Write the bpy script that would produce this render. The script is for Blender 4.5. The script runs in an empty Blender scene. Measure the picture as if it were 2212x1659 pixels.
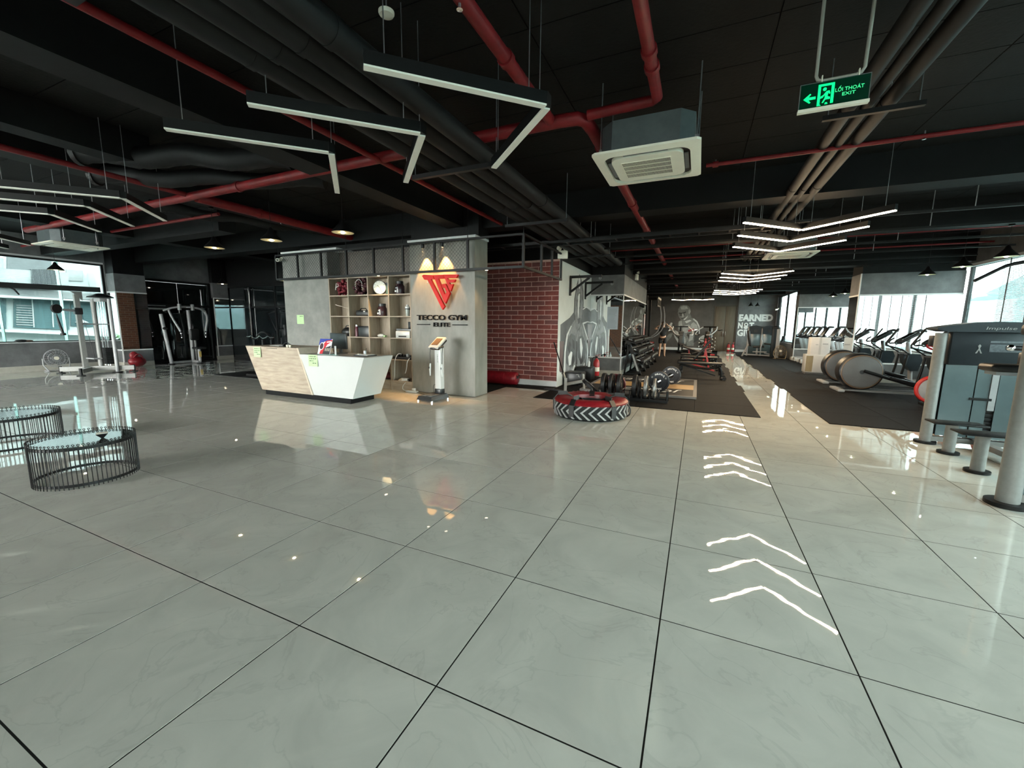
import bpy, bmesh, math, random
from mathutils import Vector, Matrix
random.seed(7)
PI = math.pi
SC = bpy.context.scene
COL = SC.collection

# ------------------------------------------------------------------ camera, world, exposure
CAM_H = 1.463
RGT = Vector((0.9112, 0.4117, 0.0107)); FWD = Vector((-0.4072, 0.9020, -0.1435))
FWD.normalize(); RGT = (RGT - FWD * RGT.dot(FWD)).normalized(); UPV = RGT.cross(FWD)
FPX = 880.73
cd = bpy.data.cameras.new('camera'); cam = bpy.data.objects.new('camera', cd); COL.objects.link(cam)
cd.sensor_fit = 'HORIZONTAL'; cd.sensor_width = 36.0; cd.lens = FPX / 2212 * 36.0
cd.clip_start = 0.05; cd.clip_end = 600
cam.matrix_world = Matrix(((RGT.x, UPV.x, -FWD.x, 0), (RGT.y, UPV.y, -FWD.y, 0), (RGT.z, UPV.z, -FWD.z, CAM_H), (0, 0, 0, 1)))
SC.camera = cam

w = bpy.data.worlds.new('overcast_sky'); SC.world = w; w.use_nodes = True
nt = w.node_tree; bg = nt.nodes['Background']
bg.inputs[0].default_value = (1.0, 0.985, 0.955, 1); bg.inputs[1].default_value = 15.0

SC.view_settings.view_transform = 'Standard'; SC.view_settings.look = 'None'
SC.view_settings.gamma = 1.0; SC.view_settings.use_curve_mapping = False
SC.view_settings.exposure = 1.22
SC.cycles.max_bounces = 9; SC.cycles.diffuse_bounces = 4; SC.cycles.glossy_bounces = 5
SC.cycles.transparent_max_bounces = 12; SC.cycles.sample_clamp_indirect = 6.0
SC.cycles.caustics_reflective = False; SC.cycles.caustics_refractive = False
SC.cycles.use_denoising = True

def ray(px, py):
    return FWD + RGT * ((px - 1106) / FPX) - UPV * ((py - 829.5) / FPX)
def onY(px, py, Y):
    d = ray(px, py); t = Y / d.y; return Vector((d.x * t, Y, CAM_H + d.z * t))
def onX(px, py, X):
    d = ray(px, py); t = X / d.x; return Vector((X, d.y * t, CAM_H + d.z * t))
def topx(p):
    d = Vector(p) - Vector((0, 0, CAM_H)); c = d.dot(FWD)
    return (1106 + FPX * d.dot(RGT) / c, 829.5 - FPX * d.dot(UPV) / c) if c > .05 else None

# ------------------------------------------------------------------ materials
MATS = {}
def mat(name, col, rough=0.5, metal=0.0, noise=0.0, nscale=6.0, bump=0.0, bscale=40.0, spec=0.5, coat=0.0,
        emit=None, estr=0.0, col2=None, stretch=None, detail=4.0, alpha=1.0):
    if name in MATS: return MATS[name]
    m = bpy.data.materials.new(name); m.use_nodes = True; MATS[name] = m
    N = m.node_tree.nodes; L = m.node_tree.links; b = N['Principled BSDF']
    b.inputs['Base Color'].default_value = (*col, 1); b.inputs['Roughness'].default_value = rough
    b.inputs['Metallic'].default_value = metal; b.inputs['Specular IOR Level'].default_value = spec
    b.inputs['Coat Weight'].default_value = coat; b.inputs['Coat Roughness'].default_value = 0.05
    b.inputs['Alpha'].default_value = alpha
    if emit:
        b.inputs['Emission Color'].default_value = (*emit, 1); b.inputs['Emission Strength'].default_value = estr
    tc = N.new('ShaderNodeTexCoord'); mp = N.new('ShaderNodeMapping'); L.new(tc.outputs['Object'], mp.inputs[0])
    if stretch: mp.inputs['Scale'].default_value = stretch
    if noise > 0 or col2:
        n = N.new('ShaderNodeTexNoise'); n.inputs['Scale'].default_value = nscale; n.inputs['Detail'].default_value = detail
        n.inputs['Roughness'].default_value = 0.62
        L.new(mp.outputs[0], n.inputs['Vector'])
        r = N.new('ShaderNodeValToRGB'); r.color_ramp.elements[0].position = 0.32; r.color_ramp.elements[1].position = 0.68
        c2 = col2 if col2 else tuple(min(1, c * (1 + noise)) for c in col)
        c1 = col if col2 else tuple(c * (1 - noise) for c in col)
        r.color_ramp.elements[0].color = (*c1, 1); r.color_ramp.elements[1].color = (*c2, 1)
        L.new(n.outputs['Fac'], r.inputs[0]); L.new(r.outputs[0], b.inputs['Base Color'])
    if bump > 0:
        n2 = N.new('ShaderNodeTexNoise'); n2.inputs['Scale'].default_value = bscale; n2.inputs['Detail'].default_value = 3
        L.new(mp.outputs[0], n2.inputs['Vector'])
        bp = N.new('ShaderNodeBump'); bp.inputs['Strength'].default_value = bump; bp.inputs['Distance'].default_value = 0.02
        L.new(n2.outputs['Fac'], bp.inputs['Height']); L.new(bp.outputs[0], b.inputs['Normal'])
    return m
def glassmat(name, tint, refl=0.08, rough=0.0):
    if name in MATS: return MATS[name]
    m = bpy.data.materials.new(name); m.use_nodes = True; MATS[name] = m
    N = m.node_tree.nodes; L = m.node_tree.links; N.remove(N['Principled BSDF'])
    t = N.new('ShaderNodeBsdfTransparent'); t.inputs[0].default_value = (*tint, 1)
    g = N.new('ShaderNodeBsdfGlossy'); g.inputs['Roughness'].default_value = rough; g.inputs[0].default_value = (.9, .95, .95, 1)
    fr = N.new('ShaderNodeFresnel'); fr.inputs[0].default_value = 1.45
    ad = N.new('ShaderNodeMath'); ad.operation = 'MULTIPLY_ADD'; ad.inputs[1].default_value = .8; ad.inputs[2].default_value = refl - .03
    L.new(fr.outputs[0], ad.inputs[0])
    mx = N.new('ShaderNodeMixShader'); L.new(ad.outputs[0], mx.inputs[0]); L.new(t.outputs[0], mx.inputs[1]); L.new(g.outputs[0], mx.inputs[2])
    L.new(mx.outputs[0], N['Material Output'].inputs[0])
    return m

def tile_mat():
    m = bpy.data.materials.new('polished_tile'); m.use_nodes = True
    N = m.node_tree.nodes; L = m.node_tree.links; b = N['Principled BSDF']
    tc = N.new('ShaderNodeTexCoord'); oi = N.new('ShaderNodeObjectInfo')
    va = N.new('ShaderNodeVectorMath'); va.operation = 'ADD'
    sc = N.new('ShaderNodeVectorMath'); sc.operation = 'SCALE'
    cmb = N.new('ShaderNodeCombineXYZ'); L.new(oi.outputs['Random'], cmb.inputs[0]); L.new(oi.outputs['Random'], cmb.inputs[1])
    L.new(cmb.outputs[0], sc.inputs[0]); sc.inputs['Scale'].default_value = 37.0
    L.new(tc.outputs['Object'], va.inputs[0]); L.new(sc.outputs[0], va.inputs[1])
    n = N.new('ShaderNodeTexNoise'); n.inputs['Scale'].default_value = 2.2; n.inputs['Detail'].default_value = 7; n.inputs['Roughness'].default_value = .6
    n.inputs['Distortion'].default_value = 1.2
    L.new(va.outputs[0], n.inputs['Vector'])
    r = N.new('ShaderNodeValToRGB'); r.color_ramp.elements[0].position = .3; r.color_ramp.elements[1].position = .72
    r.color_ramp.elements[0].color = (.435, .428, .39, 1); r.color_ramp.elements[1].color = (.53, .52, .475, 1)
    L.new(n.outputs['Fac'], r.inputs[0])
    # thin darker veins
    n3 = N.new('ShaderNodeTexNoise'); n3.inputs['Scale'].default_value = 1.6; n3.inputs['Detail'].default_value = 8; n3.inputs['Distortion'].default_value = 2.0
    L.new(va.outputs[0], n3.inputs['Vector'])
    sb = N.new('ShaderNodeMath'); sb.operation = 'SUBTRACT'; sb.inputs[1].default_value = .5; L.new(n3.outputs['Fac'], sb.inputs[0])
    ab = N.new('ShaderNodeMath'); ab.operation = 'ABSOLUTE'; L.new(sb.outputs[0], ab.inputs[0])
    lt = N.new('ShaderNodeMapRange'); lt.inputs[1].default_value = 0; lt.inputs[2].default_value = .012; lt.inputs[3].default_value = .82; lt.inputs[4].default_value = 1
    L.new(ab.outputs[0], lt.inputs[0])
    mx = N.new('ShaderNodeMix'); mx.data_type = 'RGBA'; mx.blend_type = 'MULTIPLY'; mx.inputs[0].default_value = .55
    L.new(r.outputs[0], mx.inputs[6]); L.new(lt.outputs[0], mx.inputs[7]); L.new(mx.outputs[2], b.inputs['Base Color'])
    b.inputs['Roughness'].default_value = .014; b.inputs['Specular IOR Level'].default_value = .78
    n2 = N.new('ShaderNodeTexNoise'); n2.inputs['Scale'].default_value = 5.5; n2.inputs['Detail'].default_value = 1.0
    L.new(va.outputs[0], n2.inputs['Vector'])
    bp = N.new('ShaderNodeBump'); bp.inputs['Strength'].default_value = .035; bp.inputs['Distance'].default_value = .012
    L.new(n2.outputs['Fac'], bp.inputs['Height']); L.new(bp.outputs[0], b.inputs['Normal'])
    return m

M_TILE = tile_mat()
M_GROUT = mat('grout', (.012, .012, .011), .9, spec=.1)
M_RUB = mat('rubber_mat', (.0058, .0058, .0062), .75, noise=.35, nscale=90, bump=.25, bscale=220, spec=.14)
M_BLACK = mat('black_paint', (.004, .004, .0044), .6, noise=.3, nscale=5, spec=.2)
M_CEIL = mat('ceiling_black', (.0033, .0031, .0030), .8, noise=.35, nscale=3, bump=.2, bscale=30, spec=.2)
M_BEAM = mat('beam_black', (.0028, .0028, .0031), .65, noise=.35, nscale=2.5, spec=.2)
M_DUCT = mat('pipe_charcoal', (.0068, .0068, .0073), .6, noise=.3, nscale=9, stretch=(1, .25, 1), spec=.25)
M_DARKST = mat('black_steel', (.005, .005, .0054), .45, noise=.2, nscale=8, spec=.25)
M_RED = mat('red_pipe_paint', (.155, .007, .009), .5, noise=.25, nscale=7, spec=.3)
M_REDV = mat('red_vinyl', (.18, .006, .011), .38, noise=.25, nscale=12, bump=.15, bscale=18)
M_REDM = mat('red_metal', (.42, .02, .025), .35)
M_CONC = mat('concrete_panel', (.155, .155, .145), .55, col2=(.235, .232, .215), nscale=3.2, bump=.12, bscale=30, detail=8)
M_CONCD = mat('concrete_dark', (.085, .088, .09), .6, col2=(.15, .152, .155), nscale=3.0, bump=.1, bscale=25, detail=8)
M_LOGOW = mat('cement_logo_wall', (.17, .165, .145), .5, col2=(.25, .242, .215), nscale=4.0, stretch=(1, 1, .35), bump=.1, bscale=25, detail=8)
M_OAK = mat('oak_laminate', (.30, .235, .175), .5, col2=(.46, .385, .30), nscale=5, stretch=(.6, .6, 5), detail=8)
M_OAKV = mat('oak_laminate_upright', (.26, .205, .15), .5, col2=(.40, .33, .25), nscale=5, stretch=(5, 5, .6), detail=8)
M_WHITE = mat('white_laminate', (.55, .56, .55), .28, noise=.02, nscale=3)
M_OFFW = mat('off_white_plastic', (.86, .82, .70), .4, noise=.03, nscale=6)
M_BEIGE = mat('beige_baseboard', (.40, .385, .335), .4, noise=.08, nscale=8)
M_STEEL = mat('brushed_steel', (.46, .47, .48), .3, metal=.9, noise=.1, nscale=30)
M_CHROME = mat('chrome', (.85, .86, .87), .08, metal=1.0)
M_SILV = mat('silver_paint', (.25, .25, .24), .48, metal=.15, noise=.08, nscale=20)
M_SILVW = mat('silver_light', (.34, .345, .35), .45, metal=.1, noise=.06, nscale=12)
M_ALU = mat('white_trim', (.62, .63, .63), .4, noise=.04, nscale=10)
M_MIRROR = mat('mirror_glass', (.80, .84, .84), .0, metal=1.0)
M_DGLASS = mat('dark_tinted_glass', (.008, .010, .011), .03, spec=.9, noise=.3, nscale=2)
M_GLASS = glassmat('solar_glass', (.66, .76, .76), .05)
M_GREYG = glassmat('grey_glass', (.42, .44, .43), .05)
M_CLEAR = glassmat('clear_glass', (.96, .98, .97), .05)
M_EDGE = mat('glass_edge', (.35, .60, .56), .2, noise=.1)
M_PAD = mat('black_upholstery', (.009, .009, .0095), .42, noise=.2, nscale=40, bump=.1, bscale=120)
M_RUBB = mat('black_rubber', (.011, .011, .012), .5, noise=.25, nscale=60, spec=.35)
M_PLAS = mat('black_plastic', (.010, .0105, .012), .35, noise=.15, nscale=20)
M_GREYP = mat('grey_plastic', (.14, .15, .155), .35, noise=.1, nscale=12)
M_BLUEP = mat('slate_plastic', (.018, .025, .031), .4, noise=.1, nscale=10, spec=.25)
M_TREAD = mat('rubber_dark', (.012, .013, .0135), .6, noise=.3, nscale=30, spec=.25)
M_LIGHTG = mat('tread_grey', (.33, .335, .33), .55, noise=.15, nscale=30)
M_SKIN = mat('skin', (.50, .30, .20), .5, noise=.08, nscale=14)
M_HAIR = mat('brown_hair', (.06, .032, .018), .55, noise=.4, nscale=40)
M_CLOTH = mat('black_cloth', (.012, .012, .014), .85, noise=.3, nscale=60)
M_PAPER = mat('green_paper', (.44, .62, .33), .7, noise=.04, nscale=20)
M_INK = mat('ink', (.05, .07, .05), .8, noise=.1)
M_TXTW = mat('white_lettering', (.78, .79, .78), .6, noise=.05, nscale=14)
M_TXTK = mat('black_acrylic', (.006, .006, .0065), .6, noise=.1, spec=.15)
M_LOGOR = mat('red_acrylic', (.72, .014, .010), .45, noise=.05, spec=.2)
M_BRICK = mat('brick_red', (.155, .040, .036), .7, spec=.2, col2=(.25, .070, .058), nscale=7, bump=.2, bscale=60)
M_BRICK2 = mat('brick_dark_red', (.115, .030, .028), .6, col2=(.18, .05, .044), nscale=7, bump=.2, bscale=60)
M_MORT = mat('mortar', (.55, .34, .29), .8, noise=.15, nscale=30)
M_GRILL = mat('dark_slot', (.02, .017, .016), .6, noise=.2)
M_UNLIT = mat('opal_diffuser', (.90, .87, .79), .45, noise=.03, nscale=10)
M_WOODP = mat('platform_wood', (.42, .24, .09), .4, col2=(.58, .37, .17), nscale=4, stretch=(.5, 6, 1))
def emis(name, col, s):
    return mat(name, col, .4, emit=col, estr=s, noise=.02)
M_LED = emis('led_diffuser', (1.0, .75, .47), 72.0)
M_BULB = emis('bulb_warm', (1.0, .80, .50), 90.0)
M_BULBC = emis('bulb_cool', (1.0, .92, .78), 22.0)
M_SPOT = emis('spot_lens', (1.0, .80, .50), 10.0)
M_EXITG = emis('exit_green', (.0, 1.0, .22), .55)
M_EXITT = emis('exit_green_dim', (.05, .85, .30), .40)
M_EXITB = mat('exit_panel', (.002, .035, .018), .12, noise=.2, nscale=4)
M_REFLI = mat('lamp_inner', (.85, .75, .45), .5, noise=.05)

# ------------------------------------------------------------------ mesh building
class MB:
    def __init__(s): s.v = []; s.f = []; s.M = None
    def add(s, vs, fs):
        b = len(s.v)
        for p in vs:
            p = Vector(p); s.v.append(tuple(s.M @ p) if s.M else tuple(p))
        s.f.extend(tuple(b + i for i in f) for f in fs); return s
    def box(s, x0, x1, y0, y1, z0, z1, c=0.0):
        if x1 < x0: x0, x1 = x1, x0
        if y1 < y0: y0, y1 = y1, y0
        if z1 < z0: z0, z1 = z1, z0
        if c <= 0:
            return s.add([(x0,y0,z0),(x1,y0,z0),(x1,y1,z0),(x0,y1,z0),(x0,y0,z1),(x1,y0,z1),(x1,y1,z1),(x0,y1,z1)],
                  [(0,3,2,1),(4,5,6,7),(0,1,5,4),(1,2,6,5),(2,3,7,6),(3,0,4,7)])
        c = min(c, (x1-x0)*.49, (y1-y0)*.49, (z1-z0)*.49)
        bm = bmesh.new(); bmesh.ops.create_cube(bm, size=1)
        bmesh.ops.scale(bm, vec=(x1-x0, y1-y0, z1-z0), verts=bm.verts)
        bmesh.ops.translate(bm, vec=((x0+x1)/2, (y0+y1)/2, (z0+z1)/2), verts=bm.verts)
        bmesh.ops.bevel(bm, geom=bm.edges[:], offset=c, segments=2, affect='EDGES', profile=.5)
        bm.verts.index_update()
        s.add([v.co[:] for v in bm.verts], [[v.index for v in f.verts] for f in bm.faces]); bm.free(); return s
    def obox(s, c, size, R, ch=0.0):
        t = MB(); t.box(-size[0]/2, size[0]/2, -size[1]/2, size[1]/2, -size[2]/2, size[2]/2, ch)
        R = R.to_3x3(); c = Vector(c)
        return s.add([R @ Vector(p) + c for p in t.v], t.f)
    def bar(s, p, q, wd, ht, ch=0.0, up=(0, 0, 1)):
        p = Vector(p); q = Vector(q); d = q - p; L = d.length; d.normalize(); u = Vector(up)
        if abs(d.dot(u)) > .98: u = Vector((0, 1, 0))
        x = d.cross(u).normalized(); z = x.cross(d)
        R = Matrix((x, d, z)).transposed()
        return s.obox((p + q) / 2, (wd, L, ht), R, ch)
    def cyl(s, p, q, r, n=14, r2=None, cap=True):
        p = Vector(p); q = Vector(q); d = (q - p).normalized(); r2 = r if r2 is None else r2
        a = d.orthogonal().normalized(); b = d.cross(a)
        vs = [p + (a*math.cos(2*PI*i/n) + b*math.sin(2*PI*i/n))*r for i in range(n)]
        vs += [q + (a*math.cos(2*PI*i/n) + b*math.sin(2*PI*i/n))*r2 for i in range(n)]
        fs = [(i, (i+1) % n, n+(i+1) % n, n+i) for i in range(n)]
        if cap: fs += [tuple(range(n-1, -1, -1)), tuple(range(n, 2*n))]
        return s.add(vs, fs)
    def tube(s, pts, r, n=8, closed=False, smooth=0):
        pts = [Vector(p) for p in pts]
        for _ in range(smooth):
            o = []; m = len(pts)
            for i in range(m if closed else m-1):
                a, b = pts[i], pts[(i+1) % m]; o += [a*.75+b*.25, a*.25+b*.75]
            pts = o if closed else [pts[0]] + o + [pts[-1]]
        m = len(pts); vs = []; nrm = None
        for i, p in enumerate(pts):
            if closed: t = pts[(i+1) % m] - pts[i-1]
            else: t = pts[min(i+1, m-1)] - pts[max(i-1, 0)]
            t.normalize()
            if nrm is None: nrm = t.orthogonal().normalized()
            nrm = (nrm - t*nrm.dot(t)).normalized(); b = t.cross(nrm)
            rr = r[i] if isinstance(r, (list, tuple)) else r
            vs += [p + (nrm*math.cos(2*PI*k/n) + b*math.sin(2*PI*k/n))*rr for k in range(n)]
        fs = []
        for i in range(m if closed else m-1):
            j = (i+1) % m
            fs += [(i*n+k, i*n+(k+1) % n, j*n+(k+1) % n, j*n+k) for k in range(n)]
        if not closed: fs += [tuple(range(n-1, -1, -1)), tuple((m-1)*n+k for k in range(n))]
        return s.add(vs, fs)
    def lathe(s, prof, n=24, c=(0, 0, 0), axis='Z', closed=False):
        vs = []; c = Vector(c)
        for (r, h) in prof:
            for k in range(n):
                a = 2*PI*k/n; x, y = r*math.cos(a), r*math.sin(a)
                v = {'Z': (x, y, h), 'X': (h, x, y), 'Y': (y, h, x)}[axis]; vs.append(c + Vector(v))
        m = len(prof); fs = []
        for i in range(m if closed else m-1):
            j = (i+1) % m
            fs += [(i*n+k, i*n+(k+1) % n, j*n+(k+1) % n, j*n+k) for k in range(n)]
        if not closed:
            if prof[0][0] > 1e-5: fs.append(tuple(range(n-1, -1, -1)))
            if prof[-1][0] > 1e-5: fs.append(tuple((m-1)*n+k for k in range(n)))
        return s.add(vs, fs)
    def prism(s, poly, plane, a, b):
        def P(u, v, h): return {'xy': (u, v, h), 'xz': (u, h, v), 'yz': (h, u, v)}[plane]
        n = len(poly)
        ar = sum(poly[i][0]*poly[(i+1) % n][1] - poly[(i+1) % n][0]*poly[i][1] for i in range(n))
        if ar < 0: poly = list(reversed(poly))
        flip = (plane == 'xz')
        vs = [P(u, v, a) for u, v in poly] + [P(u, v, b) for u, v in poly]
        f0 = tuple(range(n-1, -1, -1)); f1 = tuple(range(n, 2*n)); sd = [(i, (i+1) % n, n+(i+1) % n, n+i) for i in range(n)]
        fs = [f0, f1] + sd
        if flip != (b < a): fs = [tuple(reversed(f)) for f in fs]
        return s.add(vs, fs)
    def sph(s, c, r, n=14, m=8, sc=(1, 1, 1)):
        c = Vector(c); vs = [c + Vector((0, 0, r*sc[2]))]
        for i in range(1, m):
            t = PI*i/m
            for k in range(n):
                a = 2*PI*k/n; vs.append(c + Vector((r*sc[0]*math.sin(t)*math.cos(a), r*sc[1]*math.sin(t)*math.sin(a), r*sc[2]*math.cos(t))))
        vs.append(c - Vector((0, 0, r*sc[2]))); fs = []
        for k in range(n): fs.append((0, 1+k, 1+(k+1) % n))
        for i in range(m-2):
            for k in range(n): fs.append((1+i*n+k, 1+(i+1)*n+k, 1+(i+1)*n+(k+1) % n, 1+i*n+(k+1) % n))
        e = len(vs)-1; o = 1+(m-2)*n
        for k in range(n): fs.append((e, o+(k+1) % n, o+k))
        return s.add(vs, fs)
    def torus(s, c, R, r, axis='Z', n=32, m=8):
        return s.lathe([(R + r*math.cos(2*PI*i/m), r*math.sin(2*PI*i/m)) for i in range(m)], n, c, axis, closed=True)

def B(*a, **k): return MB().box(*a, **k)
def mesh(name, mb, m, smooth=None):
    me = bpy.data.meshes.new(name); me.from_pydata([tuple(p) for p in mb.v], [], mb.f); me.update()
    me.materials.append(m)
    if smooth is not None:
        for p in me.polygons: p.use_smooth = True
        me.set_sharp_from_angle(angle=math.radians(smooth))
    return me
def obj(name, mb, m, parent=None, smooth=32, loc=None, rotz=0):
    me = mb if isinstance(mb, bpy.types.Mesh) else mesh(name, mb, m, smooth)
    o = bpy.data.objects.new(name, me); COL.objects.link(o)
    if parent: o.parent = parent
    if loc: o.location = loc
    if rotz: o.rotation_euler = (0, 0, rotz)
    return o
def tag(o, label, cat, group=None, kind=None):
    o['label'] = label; o['category'] = cat
    if group: o['group'] = group
    if kind: o['kind'] = kind
    return o
def thing(name, label, cat, loc=(0, 0, 0), rotz=0, group=None):
    o = bpy.data.objects.new(name, None); COL.objects.link(o); o.empty_display_size = .1
    o.location = loc; o.rotation_euler = (0, 0, rotz)
    return tag(o, label, cat, group)
def struct(name, mb, m, label=None, smooth=32):
    o = obj(name, mb, m, None, smooth); o['kind'] = 'structure'
    o['label'] = label or name; o['category'] = name.split('_')[0]
    return o
def dup(root, loc, rotz=0, label=None, group=None):
    r = root.copy(); COL.objects.link(r); r.location = loc; r.rotation_euler = (0, 0, rotz)
    if label: r['label'] = label
    if group: r['group'] = group
    for ch in list(root.children):
        c = ch.copy(); COL.objects.link(c); c.parent = r
        for g in list(ch.children):
            d = g.copy(); COL.objects.link(d); d.parent = c
    return r
def text(name, s, size, m, parent, loc, rot, depth=.004, sx=1.0, align='CENTER', bold=0.0, shear=0.0, fit=None):
    cu = bpy.data.curves.new(name, 'FONT'); cu.body = s; cu.size = size; cu.extrude = depth; cu.align_x = align
    cu.offset = bold; cu.shear = shear; cu.resolution_u = 3
    t = bpy.data.objects.new(name + '_src', cu); COL.objects.link(t)
    dg = bpy.context.evaluated_depsgraph_get(); me = bpy.data.meshes.new_from_object(t.evaluated_get(dg)); me.name = name
    bpy.data.objects.remove(t); me.materials.clear(); me.materials.append(m)
    xs = [v.co.x for v in me.vertices]; ys = [v.co.y for v in me.vertices]
    if fit:      # (width, height) of the inked box, anchored at its lower left corner
        w0, h0 = max(xs)-min(xs), max(ys)-min(ys); x0, y0 = min(xs), min(ys)
        for v in me.vertices: v.co.x = (v.co.x-x0)*fit[0]/w0; v.co.y = (v.co.y-y0)*fit[1]/h0
    else:
        for v in me.vertices: v.co.x *= sx
    o = bpy.data.objects.new(name, me); COL.objects.link(o); o.parent = parent
    o.location = loc; o.rotation_euler = rot
    return o
FACE_CAM = (PI/2, 0, 0)      # lettering on a wall that faces -y

M_GLOWD = emis('warm_disc', (1.0, .62, .20), 7.0)
def brickmat():
    m = bpy.data.materials.new('orange_brick'); m.use_nodes = True; N = m.node_tree.nodes; L = m.node_tree.links; b = N['Principled BSDF']
    tc = N.new('ShaderNodeTexCoord'); sp = N.new('ShaderNodeSeparateXYZ'); L.new(tc.outputs['Object'], sp.inputs[0]); ad = N.new('ShaderNodeMath'); L.new(sp.outputs[0], ad.inputs[0]); L.new(sp.outputs[1], ad.inputs[1])
    cb = N.new('ShaderNodeCombineXYZ'); L.new(ad.outputs[0], cb.inputs[0]); L.new(sp.outputs[2], cb.inputs[1])
    t = N.new('ShaderNodeTexBrick'); t.inputs['Scale'].default_value = 1.0; t.inputs['Brick Width'].default_value = .3; t.inputs['Row Height'].default_value = .1; t.inputs['Mortar Size'].default_value = .008
    t.inputs['Color1'].default_value = (.28, .11, .06, 1); t.inputs['Color2'].default_value = (.20, .08, .05, 1); t.inputs['Mortar'].default_value = (.35, .25, .19, 1); L.new(cb.outputs[0], t.inputs['Vector']); L.new(t.outputs['Color'], b.inputs['Base Color']); b.inputs['Roughness'].default_value = .7
    return m
M_OBRICK = brickmat()
ORD = ('first', 'second', 'third', 'fourth', 'fifth', 'sixth', 'seventh', 'eighth', 'ninth', 'tenth', 'eleventh', 'twelfth')
# ------------------------------------------------------------------ the setting
GX, GY, T = -1.6755, 1.2180, 0.8           # tile grid origin and pitch
floor = struct('floor', B(-17.4, 6.2, -5.2, 28.6, -.25, -.0012), M_GROUT, 'floor of large polished pale stone tiles')
def under_mat(x, y):
    return (y > 7.62 and -2.6 < x < .9) or (y > 7.62 and x > 2.1)
cells = []
for i in range(-20, 11):
    for j in range(-8, 35):
        x, y = GX + (i + .5)*T, GY + (j + .5)*T
        if not (-17.6 < x < 6.1 and -5.3 < y < 28.4): continue
        if under_mat(x, y) or (-9 < x < -4.3 and y > 7.8) or (x < -3.2 and y > 10.6): continue
        q = topx((x, y, 0)); vis = q is not None and -350 < q[0] < 2560 and q[1] < 1950
        cells.append((0 if vis else 1, math.hypot(x, y), x, y))
cells.sort()
h = T/2 - .0036
tile_me = mesh('tile', B(-h, h, -h, h, -.0012, 0), M_TILE)
rest = MB()
for k, (v, d, x, y) in enumerate(cells):
    if k < 300:
        o = obj('tile', tile_me, None, floor, loc=(x, y, 0))
    else: rest.box(x-h, x+h, y-h, y+h, -.0012, 0)
ro = obj('tile_field', rest, M_TILE, floor); ro['kind'] = 'stuff'

# rubber flooring: one-metre mats laid loose on the tiles
def mats(name, label, x0s, y0, y1, skip=lambda x, y: False):
    root = thing(name, label, 'mat', (0, 0, 0)); me = mesh('mat_tile', B(-.498, .498, -.498, .498, 0, .012, c=.003), M_RUB)
    y = y0; j = 0
    while y < y1 - .3:
        jx = (.03, -.035, .0, .04, -.02)[j % 5] if j > 1 else 0
        for x in x0s:
            if skip(x + .5, y + .5): continue
            obj('mat_tile', me, None, root, loc=(x + .5 + jx, y + .5, 0))
        y += 1.0; j += 1
    return root
mats('rubber_flooring', 'black rubber mats laid under the benches and dumbbell racks left of the tiled aisle', [-2.97, -1.97, -.97, .03], 7.62, 27.5,
     lambda x, y: (x < -2 and y > 12.1))
mats('rubber_flooring', 'black rubber mats laid under the ellipticals and treadmills right of the tiled aisle', [1.94, 2.94, 3.94, 4.94], 7.62, 27.5,
     lambda x, y: (x > 3.9 and y > 21.9) or (x > 3.9 and 13.9 < y < 15.5))
tag(obj('rubber_mat', B(-4.17, -3.0, 8.68, 9.2, 0, .012, c=.004), M_RUB), 'narrow black rubber mat lying along the foot of the brick wall', 'mat')
mo = thing('rubber_flooring', 'small black rubber mat beside the wooden end of the reception counter', 'mat', (0, 0, 0))
for i in range(3): obj('mat_tile', B(-12.2 + i*1.02, -11.19 + i*1.02, 6.84, 7.86, 0, .012, c=.003), M_RUB, mo)

# outer walls -------------------------------------------------------
wl = MB(); wl.box(-17.4, -17.2, -5.2, 6.75, 0, .82); wl.box(-17.4, -17.2, -5.2, 10.35, 3.2, 3.82); wl.box(-17.4, -17.2, 6.75, 7.62, 0, 3.2)
wl.box(-17.4, -17.2, 9.76, 10.35, 0, 3.2); wl.box(-17.4, -17.2, 7.6, 9.78, 2.9, 3.2)
struct('wall_left', wl, M_CONCD, 'dark concrete wall below and above the wide side window')
struct('baseboard_left', B(-17.2, -17.18, -5.2, 6.75, 0, .17), M_BEIGE, 'beige baseboard below the wide side window')
win = struct('window_1', B(-17.34, -17.26, -5.2, 6.75, .80, .86).box(-17.34, -17.26, -5.2, 6.75, 3.16, 3.22).box(-17.34, -17.26, 6.69, 6.75, .86, 3.16), M_DARKST, 'wide side window of tall glass panes in a black frame')
obj('sill', B(-17.22, -17.12, -5.2, 6.75, .815, .835), M_ALU, win); obj('head_trim', B(-17.21, -17.17, -5.2, 6.72, 3.21, 3.25), M_ALU, win)
ys = [6.69, 5.75, 4.52, 3.29, 2.06, .83, -.4, -1.63, -2.86, -4.09, -5.2]
for a, b in zip(ys[:-1], ys[1:]):
    obj('pane', B(-17.306, -17.294, b + .008, a - .008, .86, 3.16), M_GLASS, win)
    if b > -5.1:
        obj('glass_fin', B(-17.50, -17.31, b - .008, b + .008, .86, 3.16), M_EDGE, win)

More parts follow.
